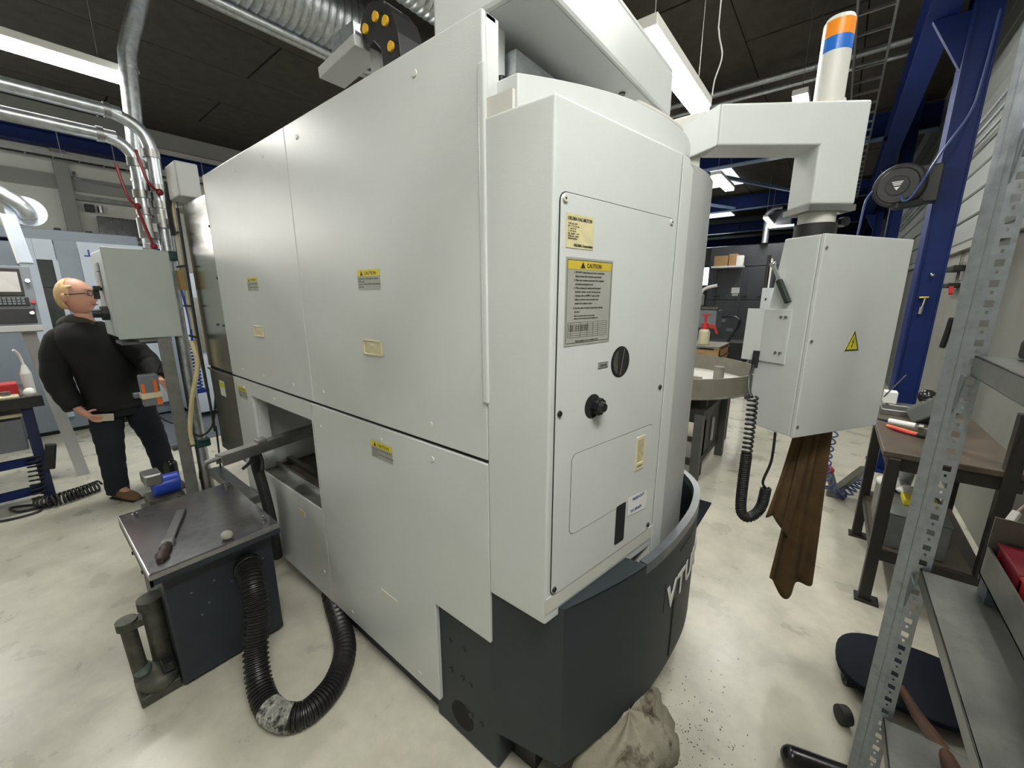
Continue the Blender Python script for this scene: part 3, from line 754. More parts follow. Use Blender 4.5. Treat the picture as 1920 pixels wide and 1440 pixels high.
# screws on side panels
scr = None
for (x, z) in [(-.96, 2.20), (-1.66, 2.20), (-1.98, 2.20), (-2.3, 2.2), (-1.66, 1.22), (-.96, 1.22), (-1.95, 1.21), (-2.3, 1.21), (-2.6, 1.21), (-1.72, 1.05), (-.96, 1.10), (-1.25, 1.10),
               (-2.66, .30), (-1.85, .25), (-1.10, .15), (-1.6, .15), (-2.2, 1.10), (-2.62, 1.10)]:
    if scr is None: scr = obj('panel_screw', MB().cyl((x, YS - .003, z), (x, YS, z), .0085, .0095, n=12), CREAM, LA, smooth=True)
    else: dup(scr, (x, YS - .0015, z), LA)
bs = None
for (x, z) in ((-2.79, 2.0), (-2.79, 1.72), (-2.81, 1.45), (-2.92, 1.45)):
    if bs is None: bs = obj('black_screw', MB().cyl((x, YS - .004, z), (x, YS, z), .007, n=10), BLACK, LA)
    else: dup(bs, (x, YS - .002, z), LA)
def pull(x, z, w, h):
    m = MB()
    a, b, c, d = x - w / 2, x + w / 2, z - h / 2, z + h / 2
    m.box(a, a + .008, YS - .006, YS, c, d).box(b - .008, b, YS - .006, YS, c, d).box(a, b, YS - .006, YS, d - .006, d).box(a, b, YS - .006, YS, c, c + .006)
    h1 = obj('recessed_pull', m, IVORY, LA, bevel=.002)
    obj('pull_hollow', MB().add([(a + .008, YS - .001, c + .006), (b - .008, YS - .001, c + .006), (b - .008, YS - .001, d - .006), (a + .008, YS - .001, d - .006), (x, YS - .0045, z + h * .1)],
        [(0, 1, 4), (1, 2, 4), (2, 3, 4), (3, 0, 4)]), IVORY, h1)
pull(-1.255, 1.442, .115, .055); pull(-2.278, 1.445, .115, .055)
def caution(x0, z1, w, h, y=YS):
    t = obj('caution_sticker', MB().box(x0, x0 + w, y - .0012, y, z1 - h, z1), LABG, LA)
    obj('yellow_bar', MB().box(x0, x0 + w, y - .0018, y - .001, z1 - h * .33, z1), YELLOW, t)
    tri = [(x0 + w * .14, y - .0018, z1 - h * .30), (x0 + w * .26, y - .0018, z1 - h * .30), (x0 + w * .20, y - .0018, z1 - h * .06)]
    obj('warning_triangle', MB().ext(tri, (0, -.0005, 0)), INK, t)
    text('lettering', 'CAUTION', h * .24, (x0 + w * .32, y - .0014, z1 - h * .27), (1, 0, 0), UZ, INK, t, lift=.0006)
    for k, s in enumerate(['DISCONNECT POWER BEFORE OPENING', 'THIS COVER.', 'DO NOT OPERATE WITH COVERS REMOVED', 'OR OPEN.']):
        text('lettering', s, h * .105, (x0 + w * .05, y - .0006, z1 - h * (.50 + .135 * k)), (1, 0, 0), UZ, INK, t, sx=.92)
caution(-1.318, 1.708, .134, .066); caution(-1.318, 1.086, .134, .068); caution(-2.345, 1.710, .13, .066); caution(-2.72, 1.10, .13, .07)
obj('tape_scrap', MB().box(-2.07, -2.0, YS - .002, YS, .50, .53), IVORY, LA)
obj('tape_scrap', MB().box(-1.33, -1.22, YS - .002, YS, .385, .42), CREAM, LA)
# --- rear end cover in stainless
obj('rear_end_cover', MB().box(-3.25, -2.790, YS + .002, 1.6, 1.165, 2.17), STEEL, LA, bevel=.004)
obj('rear_lower_cover', MB().box(-3.25, -2.790, YS + .004, 1.6, .58, 1.145), mat('steel with dark reflection', (.20, .20, .19), .3, .9, var=.1), LA, bevel=.004)  # same sheet as above; its dark reflection is put into the colour
obj('cover_lip', MB().box(-3.26, -2.79, YS - .004, YS + .01, 1.140, 1.15), STEELD, LA)
obj('warning_sticker', MB().box(-3.08, -2.99, YS + .0025, YS + .004, .985, 1.085), PAPER, LA)
obj('sticker_band', MB().box(-3.08, -2.99, YS + .0015, YS + .0025, 1.045, 1.075), YELLOW, LA)
obj('rear_gap', MB().box(-2.80, -2.78, YS + .003, .85, .58, 2.16), DARK, LA)
# --- slate base
obj('side_base', MB().prism([(-1.02, .803), (-.70, .801), (-.70, 1.1), (-1.02, 1.1)], .0, .62), SLATE, LA, bevel=.01)
skirt = [(-.72, .795), (-.484, .844), (-.445, .945), (-.405, 1.06), (-.372, 1.18), (-.350, 1.31), (-.338, 1.46), (-.336, 1.62), (-.350, 1.75), (-.376, 1.86), (-.430, 1.96), (-.52, 2.05), (-.66, 2.12)]
sk = spline([(p[0], p[1], 0) for p in skirt[1:]], 4)
skp = [(p.x, p.y) for p in sk]
cut = next(i for i, p in enumerate(skp) if p[1] > 1.20)
obj('front_skirt', MB().strip(skp, .17, .75, .022).strip([(-.72, .795), (-.484, .844)], .17, .75, .02), SLATE, LA, smooth=True, ang=35)
obj('skirt_rim', MB().strip([(x + .0008, y) for x, y in skp[cut - 1:]], .715, .754, .028), mat('worn slate rim', (.085, .095, .105), .34, var=.2, scale=20), LA, smooth=True, ang=35)
obj('skirt_top_plate', MB().prism([(-.72, .80), (-.72, .95), (-.46, 1.17)] + [p for p in skp[cut - 1::-1]], .744, .7515), SLATE, LA)
obj('chip_tray', MB().prism([(-.9, 1.15), (-.42, 1.15)] + [(p[0] - .02, p[1]) for p in skp[cut - 2:]] + [(-.9, 2.1)], .52, .54), DIRTY, LA)
chip = MB()
for i in range(1300):
    j = random.randrange(cut, len(skp) - 3); f = random.random() ** 1.0
    x = -.44 + (skp[j][0] - .03 + .44) * f; y = skp[j][1] + random.uniform(-.03, .03)
    if x > skp[j][0] - .035: continue
    c = Vector((x, y, .545 + random.uniform(0, .05))); s = random.uniform(.004, .010)
    a = Vector([random.gauss(0, 1) for _ in range(3)]).normalized(); b = a.orthogonal().normalized(); d = a.cross(b)
    chip.add([c + a * s * 1.6, c - a * s * .8 + b * s, c - a * s * .8 - b * s, c + d * s], [(0, 1, 2), (0, 2, 3), (0, 3, 1), (1, 3, 2)])
obj('chip_pile', MB().prism([(-.46, 1.2)] + [(p[0] - .025, p[1]) for p in skp[cut:]] + [(-.7, 2.1), (-.6, 1.4)], .535, .552), CHIPS, LA, kind='stuff')
obj('metal_chips', chip, CHIPS, LA, kind='stuff')
# lettering on the skirt: word wrapped letter by letter along the curve
def on_skirt(y):
    for i in range(len(skp) - 1):
        if skp[i][1] <= y <= skp[i + 1][1]:
            f = (y - skp[i][1]) / (skp[i + 1][1] - skp[i][1]); p = Vector(skp[i]).lerp(Vector(skp[i + 1]), f)
            d = (Vector(skp[i + 1]) - Vector(skp[i])).normalized(); return Vector((p.x, p.y, 0)), Vector((d.x, d.y, 0))
yy = 1.355
for ch in 'VTURN':
    p, d = on_skirt(yy)
    text('lettering', ch, .145, p + UZ * .462, d, UZ, PAPER, LA, lift=.003, bold=.004, sx=.92, thick=.001)
    yy += .098
pj, dj = on_skirt(1.335)
obj('skirt_joint', MB().obb(pj + UZ * .53, dj, UZ, (1, 0, 0), .0015, .06, .002), INK, LA)
pj, dj = on_skirt(1.44)
obj('skirt_slot', MB().obb(pj + UZ * .33, dj, UZ, (1, 0, 0), .008, .13, .004), INK, LA)
obj('skirt_groove', MB().strip([(x + .0015, y) for x, y in skp[20:40]], .662, .672, .004), INK, LA, smooth=True)
for (x, z) in ((-.93, .40), (-.86, .405), (-.93, .27), (-.87, .275), (-.83, .275), (-.83, .14), (-.78, .14)):
    obj('base_bolt', MB().cyl((x, .797, z), (x, .803, z), .010, n=12), SLATE, LA)
obj('base_hole', MB().cyl((-.875, .7995, .10), (-.875, .812, .10), .055, n=24), DARK, LA, smooth=True)
obj('level_block', MB().box(-.78, -.60, .88, 1.0, 0, .17), BLACK, LA)
# --- front housing
foot = [(-.716, YS), (-.512, YS), (-.414, 1.327), (-.409, 1.402), (-.46, 1.43), (-.716, 1.43)]
obj('front_housing', MB().prism(foot, .725, 2.034), WHITE, LA, bevel=.006, segs=3)
obj('bevel_strip', MB().ext([fp(.552, .62, .001), fp(.618, .62, .001), fp(.618, 2.0, .001), fp(.552, 2.03, .001)], NF * .004), WHITE, LA, bevel=.002)
obj('housing_bottom_strip', MB().ext([fp(0.0, .76, .0005), fp(.60, .76, .0005), fp(.60, .808, .0005), fp(0.0, .808, .0005)], NF * .002), CREAM, LA)
obj('lower_return', MB().prism([(-.52, 1.15), (-.414, 1.327), (-.409, 1.402), (-.6, 1.43)], .55, .73), CREAM, LA, bevel=.004)
# curved top cover
cov = spline([(-.70, .79, 0), (-.653, .838, 0), (-.569, .967, 0), (-.505, 1.104, 0), (-.471, 1.232, 0), (-.456, 1.32, 0), (-.449, 1.43, 0), (-.46, 1.54, 0), (-.50, 1.68, 0), (-.60, 1.83, 0), (-.75, 1.93, 0)], 5)[5:]
obj('curved_top_cover', MB().prism([(p.x, p.y) for p in cov] + [(-1.2, 1.93), (-1.2, .838)], 2.02, 2.13), WHITE, LA, smooth=True, ang=35, bevel=.003)
obj('cover_lip', MB().strip([(p.x, p.y) for p in cov[12:26]], 2.129, 2.136, .02), CREAM, LA, smooth=True)
obj('cover_seam', MB().strip([(p.x + .0015, p.y - .0015) for p in cov], 2.031, 2.0365, .004), INK, LA)
# curved door
door = spline([(-.43, 1.425, 0), (-.412, 1.52, 0), (-.408, 1.62, 0), (-.425, 1.75, 0), (-.48, 1.90, 0), (-.58, 2.02, 0)], 5)
obj('curved_door', MB().strip([(p.x, p.y) for p in door], .60, 2.035, .03), PGREY, LA, smooth=True, ang=35)
# --- access panel on the front
def fpoly(pts, off, th): return MB().ext([fp(s, z, off) for s, z in pts], NF * th)
obj('panel_gap', fpoly(rrect(.018, .535, .806, 1.848, .022), .0003, .0012), INK, LA)
AP = obj('access_panel', fpoly(rrect(.0205, .5325, .8085, 1.8455, .02), .001, .0035), WHITE, LA, bevel=.001, segs=1)
sc0 = None
for k, (s, z) in enumerate(((.032, 1.832), (.521, 1.835), (.033, 1.333), (.532, 1.328), (.030, .828), (.527, .828))):
    c = fp(s if s < .5 else s - .012, z, .0045)
    obj('panel_screw', MB().cyl(c, c + NF * .004, .0085, .007, n=12), CREAM if k < 2 else BLACK, AP, smooth=True)
    if k < 2: obj('screw_socket', MB().cyl(c + NF * .004, c + NF * .0045, .003, n=6), INK, AP)
O = .0046
# motor name plate
t = obj('motor_nameplate', fpoly([(.038, 1.729), (.139, 1.729), (.139, 1.804), (.038, 1.804)], O, .0008), YPLATE, LA)
text('lettering', 'OKUMA VAC-MOTOR', .0105, fp(.042, 1.790, O + .0008), DR, UZ, INK, t, bold=.00015, sx=.86)
text('lettering', 'OKUMA Corporation', .0078, fp(.136, 1.7335, O + .0008), DR, UZ, INK, t, align='RIGHT', bold=.0002)
for k, s in enumerate(['TYPE  VAC YMF', 'kW   V   A   Hz  min', '11  160  52  67', '15  165  68  67', 'INS. CLASS F    IP 44', 'SERIAL No.   DATE', 'MADE IN JAPAN']):
    text('lettering', s, .0046, fp(.044, 1.7805 - k * .0054, O + .0008), DR, UZ, INK, t)
# large caution plate
t = obj('caution_plate', fpoly([(.041, 1.500), (.224, 1.500), (.224, 1.709), (.041, 1.709)], O, .001), LABG, LA)
obj('yellow_bar', fpoly([(.047, 1.682), (.218, 1.682), (.218, 1.702), (.047, 1.702)], O + .001, .0004), YELLOWG, t)
b = MB()
for (a0, a1, c0, c1) in ((.0455, .2195, 1.7025, 1.7036), (.0455, .2195, 1.506, 1.5071), (.0455, .0466, 1.506, 1.7036), (.2184, .2195, 1.506, 1.7036)):
    b.ext([fp(a0, c0, O + .001), fp(a1, c0, O + .001), fp(a1, c1, O + .001), fp(a0, c1, O + .001)], NF * .0004)
obj('border', b, INK, t)
obj('warning_triangle', fpoly([(.093, 1.685), (.111, 1.685), (.102, 1.700)], O + .0014, .0003), INK, t)
text('lettering', 'CAUTION', .0145, fp(.116, 1.687, O + .0014), DR, UZ, INK, t, sx=.9)
for k, s in enumerate(['1. DO NOT rotate chuck and other workholding', '   devices above their maximum speed limits!', '2. Make sure rotating components have adequate',
                       '   and balanced gripping forces!', '3. When rotating the spindle with the chuck', '   hydraulic cylinder, use the chuck pressure', '   reducing valve as SIMPLE 2 type in order',
                       '   Failure to observe this precaution may', '   result in the cylinder seizure.', '4. Use this table of output torque when selecting', '   the jaws.']):
    text('lettering', s, .0062, fp(.070, 1.6735 - k * .0091 - (.002 if k > 8 else 0), O + .001), DR, UZ, INK, t, sx=.95)
for k, s in enumerate(['After 8 continuous hours at one setting,', 'indicate more maximum pressure spindle only.']):
    text('lettering', s, .005, fp(.074, 1.571 - k * .0065, O + .001), DR, UZ, INK, t)
b = MB()
for k in range(8):
    z = 1.556 - k * .0052
    b.ext([fp(.052, z, O + .001), fp(.208, z, O + .001), fp(.208, z + .0006, O + .001), fp(.052, z + .0006, O + .001)], NF * .0003)
for s in (.052, .063, .100, .127, .150, .170, .208):
    b.ext([fp(s, 1.5196, O + .001), fp(s + .0007, 1.5196, O + .001), fp(s + .0007, 1.5566, O + .001), fp(s, 1.5566, O + .001)], NF * .0003)
obj('table_rules', b, INK, t)
for k in range(3):
    text('lettering', '%d  B-210     2.5   21  3100  S1552-21' % (k + 1), .0045, fp(.055, 1.5465 - k * .0052, O + .001), DR, UZ, INK, t, sx=1.15)
text('lettering', 'Show number on the machine is No.', .0062, fp(.082, 1.509, O + .001), DR, UZ, INK, t)
t = obj('chuck_label', fpoly([(.181, 1.429), (.226, 1.429), (.226, 1.445), (.181, 1.445)], O, .0008), LABG, LA)
obj('label_rim', fpoly([(.181, 1.429), (.226, 1.429), (.226, 1.4305), (.181, 1.4305)], O + .0008, .0003).ext([fp(.181, 1.4435, O + .0008), fp(.226, 1.4435, O + .0008), fp(.226, 1.445, O + .0008), fp(.181, 1.445, O + .0008)], NF * .0003), INK, t)
text('lettering', 'CHUCK', .0095, fp(.2035, 1.4335, O + .0008), DR, UZ, INK, t, align='CENTER', bold=.0002)
def ring(s, z, r, n=28): return [(s + r * math.cos(2 * PI * i / n), z + r * math.sin(2 * PI * i / n)) for i in range(n)]
t = obj('gauge_opening', fpoly(ring(.285, 1.437, .045), O - .001, .0016), DARK, LA)
obj('gauge_glass', fpoly(ring(.285, 1.437, .039), O + .0006, .001), BLACKG, t)
obj('gauge_needle', fpoly([(.281, 1.398), (.285, 1.398), (.299, 1.474), (.295, 1.474)], O + .0016, .002), CHROME, t)
obj('gauge_face', fpoly([(s, z) for s, z in ring(.285, 1.437, .036) if s < .272], O + .0016, .001), GRIME, t)
t = obj('valve_opening', fpoly(ring(.166, 1.328, .034), O - .001, .0016), DARK, LA)
c = fp(.180, 1.327, O)
obj('valve_knob', MB().cyl(c, c + NF * .018, .022, n=20).cyl(c + NF * .018, c + NF * .03, .017, .012, n=20), BLACKG, t, smooth=True)
for k in range(10):
    a = 2 * PI * k / 10
    q = c + (DR * math.cos(a) + UZ * math.sin(a)) * .021
    obj('knob_rib', MB().obb(q + NF * .009, NF, DR, UZ, .009, .0025, .0025), BLACK, t)
# lower hatch outline, sight glass, slot, paper label
oc = rrect(.085, .497, .968, 1.209, .022)
obj('hatch_gap', fpoly(oc, O - .0014, .0016), INK, LA)
obj('hatch', fpoly(rrect(.0865, .4955, .9695, 1.2075, .021), O - .001, .002), WHITE, LA)
t = obj('sight_recess', fpoly([(.398, 1.066), (.449, 1.066), (.449, 1.181), (.398, 1.181)], O + .0008, .0025), IVORY, LA, bevel=.001)
obj('recess_hollow', fpoly([(.407, 1.078), (.441, 1.078), (.441, 1.172), (.407, 1.172)], O + .0033, .0006), mat('darker ivory', (.50, .44, .26), .5, var=.2, scale=60), t)  # darker ivory plate inside the recess frame
obj('recess_ledge', fpoly([(.407, 1.085), (.441, 1.085), (.441, 1.093), (.407, 1.093)], O + .0039, .003), IVORY, t)
obj('drain_slot', fpoly(rrect(.311, .362, .838, .974, .006), O + .0008, .001), DARK, LA)
t = obj('paper_label', fpoly([(.376, .915), (.487, .905), (.489, .973), (.374, .982)], O + .0012, .0005), PAPER, LA)
text('lettering', 'PRESS-OUT', .014, fp(.400, .962, O + .0017), DR, UZ, INKB, t, bold=.0004)
text('lettering', 'TO DRAIN', .014, fp(.392, .921, O + .0017), DR, UZ, INKB, t, bold=.0004)
# --- top side: ledge, post, gantry beam
obj('top_ledge', MB().box(-.716, -.63, YS + .004, YS + .014, 2.034, 2.075), CREAM, LA)
obj('beam_post', MB().box(-1.0, -.832, .918, 1.013, 2.0, 2.352), WHITE, LA, bevel=.006)
obj('gantry_beam', MB().box(-1.03, -.655, .918, 1.90, 2.352, 2.525), WHITE, LA, bevel=.012)
obj('beam_underside', MB().box(-1.02, -.665, .93, 1.89, 2.3495, 2.3515), PGREY, LA)
obj('beam_top_lip', MB().box(-1.03, -.66, .918, 1.9, 2.525, 2.54), WHITE, LA, bevel=.004)
obj('guide_rail', MB().box(-.80, -.76, .83, 1.3, 2.09, 2.13).box(-.80, -.70, .83, 1.3, 2.045, 2.06), CREAM, LA)
for yy in (.86, .93):
    obj('rail_knob', MB().cyl((-.78, yy, 2.13), (-.78, yy, 2.19), .016, n=14), BLACKG, LA, smooth=True, bevel=.003)
obj('bellows_cover', MB().box(-1.0, -.80, 1.02, 1.6, 2.13, 2.3), GALV, LA)
for (x, y) in ((-.72, 1.55), (-.70, 1.66), (-.75, 1.72)):
    obj('beam_bolt', MB().cyl((x, y, 2.343), (x, y, 2.35), .012, n=10), GRIME, LA)
# --- cable chain on top
obj('chain_tray', MB().obb((-1.78, 1.1, 2.60), (1, 0, .10), (0, 1, 0), (-.10, 0, 1), .15, .06, .022), PGREY, LA, bevel=.004)
obj('chain_bracket', MB().box(-1.84, -1.66, 1.06, 1.14, 2.61, 2.70), GALV, LA, bevel=.004)
obj('tray_post', MB().box(-1.62, -1.56, 1.10, 1.18, 2.0, 2.60), PGREY, LA)
DX = .07
arcp = [(-1.66, 2.62), (-1.69, 2.68), (-1.66, 2.73), (-1.60, 2.74), (-1.53, 2.72), (-1.48, 2.665), (-1.45, 2.59), (-1.44, 2.50), (-1.44, 2.40)]
inn = [(-1.55, 2.40), (-1.55, 2.50), (-1.56, 2.57), (-1.60, 2.61), (-1.63, 2.60)]
CH = obj('cable_chain', MB().ext([(x + DX, 1.06, z - .03) for x, z in arcp + inn], (0, .12, 0)), BLACK, LA, bevel=.004)
for (x, z) in ((-1.645, 2.665), (-1.575, 2.68), (-1.515, 2.645), (-1.49, 2.555), (-1.49, 2.46)):
    obj('link_pin', MB().cyl((x + DX, 1.052, z - .03), (x + DX, 1.06, z - .03), .017, n=16), PINY, CH, smooth=True)
obj('chain_rail', MB().bar((-1.455, 1.10, 2.68), (-1.36, 1.10, 2.42), .08, .010), GALV, LA)

# ================================================================== OPERATOR PENDANT
PE = thing('operator_pendant', 'white control pendant box hanging from a square arm right of the lathe', 'pendant', (-.06, 1.9, 1.08))
H15 = 1.5
AR = RT
ao = Vector((-.389, 1.609, 0))
def ap(s, z, d=0): return ao + AR * s + HD * d + UZ * z     # s along the arm, d depth away from the viewer
arm = [(0, 2.121), (.350, 2.121), (.350, 1.935), (.505, 1.935), (.505, 2.262), (0, 2.250)]
obj('arm', MB().ext([ap(s, z) for s, z in arm], HD * .13), WHITE, PE, bevel=.008, segs=3)
obj('arm_root', MB().ext([ap(0, 2.121), ap(0, 2.250), ap(-.105, 2.20, .05), ap(-.105, 2.085, .05)], HD * .13), WHITE, PE, bevel=.004)
obj('arm_post', MB().ext([ap(-.14, 2.0, .05), ap(-.03, 2.0, .05), ap(-.03, 2.25, .05), ap(-.14, 2.22, .05)], HD * .15), CREAM, PE, bevel=.006)
obj('arm_foot_plate', MB().ext([ap(.345, 1.915), ap(.51, 1.915), ap(.51, 1.935), ap(.345, 1.935)], HD * .14), STEELD, PE)
nc = ap(.428, 0, .07)
obj('swivel', MB().cyl(nc + UZ * 1.878, nc + UZ * 1.915, .058, n=28), CREAM, PE, smooth=True)
obj('swivel_collar', MB().cyl(nc + UZ * 1.80, nc + UZ * 1.878, .066, n=28), BLACK, PE, smooth=True)
k0 = nc + RT * .085 + UZ * 1.885 - HD * .02
obj('clamp_knob', MB().cyl(k0 - HD * .012, k0 + HD * .012, .017, n=14).cyl(nc + UZ * 1.885, k0, .006, n=8), BLACK, PE, smooth=True)
# signal tower
bc = ap(.428 - .03, 0, .06)
obj('beacon_base', MB().cyl(bc + UZ * 2.255, bc + UZ * 2.275, .050, n=24), CREAM, PE, smooth=True)
obj('beacon_body', MB().cyl(bc + UZ * 2.27, bc + UZ * 2.420, .044, n=28), CREAM, PE, smooth=True)
obj('blue_lens', MB().cyl(bc + UZ * 2.420, bc + UZ * 2.462, .0445, n=28), LENSB, PE, smooth=True)
obj('amber_lens', MB().cyl(bc + UZ * 2.462, bc + UZ * 2.510, .0445, n=28), AMBER, PE, smooth=True)
obj('beacon_cap', MB().cyl(bc + UZ * 2.510, bc + UZ * 2.524, .0445, .038, n=28), CREAM, PE, smooth=True)
# box
E0 = Vector((-.059, 1.809, 0)); D1 = Vector((.5336, .8458, 0)).normalized(); D2 = Vector((-D1.y, D1.x, 0))
def pb(a, b, z): return E0 + D1 * a + D2 * b + UZ * z
ZT, ZB = 1.831, 1.086
obj('cabinet_body', MB().ext([pb(0, .016, ZB), pb(0, .206, ZB), pb(0, .205, 1.30), pb(0, .147, ZT), pb(0, .016, ZT)], D1 * .491), WHITE, PE, bevel=.004)
obj('rear_door', MB().ext([pb(0, 0, ZB - .002), pb(0, .0145, ZB - .002), pb(0, .0145, ZT + .001), pb(0, 0, ZT + .001)], D1 * .492), WHITE, PE, bevel=.003)
obj('door_gap', MB().ext([pb(.004, .0135, ZB + .004), pb(.004, .0175, ZB + .004), pb(.004, .0175, ZT - .003), pb(.004, .0135, ZT - .003)], D1 * .484), INK, PE)
for z in (1.785, 1.458, 1.129):
    c = pb(.012, 0, z)
    obj('door_screw', MB().cyl(c, c - D2 * .004, .005, n=10), STEELD, PE, smooth=True)
def pf(a, z, off=0): return pb(a, -off, z)
t = obj('voltage_sign', MB().ext([pf(.203, 1.414, .0), pf(.283, 1.414, .0), pf(.243, 1.490, .0)], -D2 * .0015), YELLOW, PE)
br = MB()
T3 = [(.203, 1.414), (.283, 1.414), (.243, 1.490)]; T2 = [(.2105, 1.4185), (.2755, 1.4185), (.243, 1.480)]
for i in range(3):
    a, b2 = T3[i], T3[(i + 1) % 3]; c2, d2 = T2[(i + 1) % 3], T2[i]
    br.ext([pf(*a, .0015), pf(*b2, .0015), pf(*c2, .0015), pf(*d2, .0015)], -D2 * .0004)
obj('sign_border', br, INK, t)
bolt = [(.247, 1.463), (.236, 1.446), (.243, 1.447), (.238, 1.432), (.2365, 1.4335), (.237, 1.424), (.244, 1.431), (.2415, 1.4315), (.249, 1.451), (.2425, 1.4505), (.250, 1.463)]
obj('lightning_bolt', MB().ext([pf(*q, .0015) for q in bolt], -D2 * .0004), INK, t)
# left face fittings (face plane a=0, outward -D1)
def pl(b, z, off=0): return pb(-off, b, z)
obj('side_bracket', MB().ext([pl(.075, 1.36, 0), pl(.190, 1.36, 0), pl(.190, 1.57, 0), pl(.075, 1.57, 0)], -D1 * .006), WHITE, PE, bevel=.002)
obj('bracket_wing', MB().ext([pl(.186, 1.36, 0), pl(.250, 1.36, .02), pl(.246, 1.57, .02), pl(.186, 1.57, 0)], -D1 * .006), WHITE, PE)
for (b_, z) in ((.094, 1.541), (.113, 1.541), (.097, 1.402), (.116, 1.402)):
    c = pl(b_, z, .006)
    obj('bracket_bolt', MB().cyl(c, c - D1 * .004, .0055, n=10), STEELD, PE, smooth=True)
obj('latch_stem', MB().bar(pl(.165, 1.735, .02), pl(.128, 1.665, .012), .012, .010), CHROME, PE)
obj('latch_grip', MB().bar(pl(.135, 1.68, .018), pl(.088, 1.595, .014), .020, .018), mat('dark green grip', (.02, .03, .024), .5), PE, bevel=.003)
obj('latch_pivot', MB().sph(pl(.168, 1.74, .018), .012), CHROME, PE, smooth='all')
obj('screen_bezel', MB().ext([pb(.06, .2075, 1.12), pb(.43, .2075, 1.12), pb(.43, .2065, 1.29), pb(.06, .2065, 1.29)], D2 * .006), BLACK, PE)
# cord
t = thing('spiral_cable', 'black coiled cord looping below the white pendant box', 'cord', (-.2, 1.76, .72))
obj('plug_lead', MB().tube(spline([(-.228, 1.90, 1.36), (-.235, 1.86, 1.30), (-.222, 1.79, 1.255), (-.206, 1.757, 1.235)], 6), .006, 8).cyl((-.228, 1.90, 1.40), (-.229, 1.895, 1.33), .012, n=10), BLACK, t, smooth=True)
obj('coil', coil(spline([(-.203, 1.757, 1.235), (-.200, 1.760, 1.12), (-.199, 1.761, 1.0)], 4), .0165, 12, .0048, k=10, n=5), BLACK, t, smooth='all')
obj('coil', coil(spline([(-.199, 1.761, 1.0), (-.196, 1.764, .78), (-.180, 1.776, .725), (-.155, 1.797, .722), (-.128, 1.815, .77), (-.122, 1.822, .85)], 6), .0165, 56, .0052, k=9, n=5), BLACK, t, smooth='all')
obj('plug_lead', MB().tube(spline([(-.122, 1.822, .85), (-.135, 1.815, .88), (-.118, 1.826, .97), (-.119, 1.828, 1.09)], 6), .005, 8), BLACK, t, smooth=True)
# brown cloth under the pendant: pleated hanging sheet
def hang(name, top, bot, folds, amp, m, label, cat, nu=36, nv=18, jag=None):
    mb = MB(); vs = []
    for j in range(nv + 1):
        f = j / nv
        for i in range(nu + 1):
            g = i / nu
            a = Vector(top[0]).lerp(Vector(top[1]), g); b = Vector(bot[0]).lerp(Vector(bot[1]), g)
            if jag: b = b + Vector((0, 0, jag(g)))
            p = a.lerp(b, f)
            n = (Vector(top[1]) - Vector(top[0])).cross(UZ).normalized()
            w = amp * (.5 + .5 * f) * math.sin(g * folds * 2 * PI + .6 * f) + .4 * amp * math.sin(g * 17 + f * 3)
            vs.append(p + n * w)
    fs = [(j * (nu + 1) + i, j * (nu + 1) + i + 1, (j + 1) * (nu + 1) + i + 1, (j + 1) * (nu + 1) + i) for j in range(nv) for i in range(nu)]
    o = obj(name, mb.add(vs, fs), m, smooth='all', label=label, cat=cat)
    md = o.modifiers.new('thick', 'SOLIDIFY'); md.thickness = .005
    return o
hang('hanging_cloth', [(-.035, 2.05, 1.14), (.060, 2.10, 1.14)], [(-.075, 2.0, .36), (.080, 2.11, .33)], 2.3, .022, BROWNC, 'long brown cloth hanging below the white pendant box', 'cloth',
     jag=lambda g: -.09 * math.sin(g * PI * 1.05 + .1) + .02 * math.sin(g * 11))
hang('hanging_cloth', [(-.055, 2.02, 1.14), (.02, 2.09, 1.14)], [(-.125, 1.96, .66), (0.0, 2.07, .54)], 2.0, .02, BROWNC, 'shorter brown cloth corner behind the long brown cloth', 'cloth',
     jag=lambda g: .03 * math.sin(g * 6))

# ================================================================== COOLANT TANK AND THINGS AROUND IT
t = thing('coolant_tank', 'dark blue grey coolant tank with a worn metal lid in the left foreground', 'tank', (-2.2, .39, 0))
obj('body', MB().box(-2.47, -1.925, .200, .595, .02, .575), NAVY, t, bevel=.006)
obj('lid', MB().box(-2.53, -1.868, .163, .618, .572, .60), LIDM, t, bevel=.004)
obj('lid_flange', MB().box(-2.53, -1.868, .163, .172, .545, .575).box(-1.880, -1.868, .163, .618, .55, .575), NAVY, t)
obj('foot', MB().box(-2.44, -1.95, .22, .58, 0, .02), BLACK, t)
for (x, y) in ((-2.467, .216), (-2.469, .589), (-1.949, .583)):
    obj('lid_bolt', MB().cyl((x, y, .60), (x, y, .612), .012, n=8).cyl((x, y, .612), (x, y, .622), .006, n=8), STEELD, t, smooth=True)
for (x, z) in ((-2.3, .50), (-2.1, .50), (-2.1, .38)):
    obj('side_bolt', MB().cyl((x, .200, z), (x, .165, z), .009, n=8), BLACK, t, smooth=True)
for (y, z) in ((.28, .42), (.33, .34), (.36, .43), (.42, .39), (.30, .30), (.55, .43)):
    obj('face_rivet', MB().cyl((-1.925, y, z), (-1.921, y, z), .004, n=8), STEELD, t)
obj('hose_port', MB().cyl((-1.925, .484, .435), (-1.905, .484, .435), .052, n=24), BLACKG, t, smooth=True)
obj('pump_pipe', MB().cyl((-2.06, .17, .0), (-2.06, .17, .36), .035, n=14).cyl((-2.06, .17, .36), (-2.06, .17, .40), .045, n=14), GRIME, t, smooth=True)
obj('pump_riser', MB().cyl((-2.03, .095, .08), (-2.08, .090, .30), .026, n=12).cyl((-2.08, .09, .30), (-2.08, .09, .335), .035, n=12).box(-2.1, -2.05, .09, .18, .295, .325), GRIME, t, smooth=True)
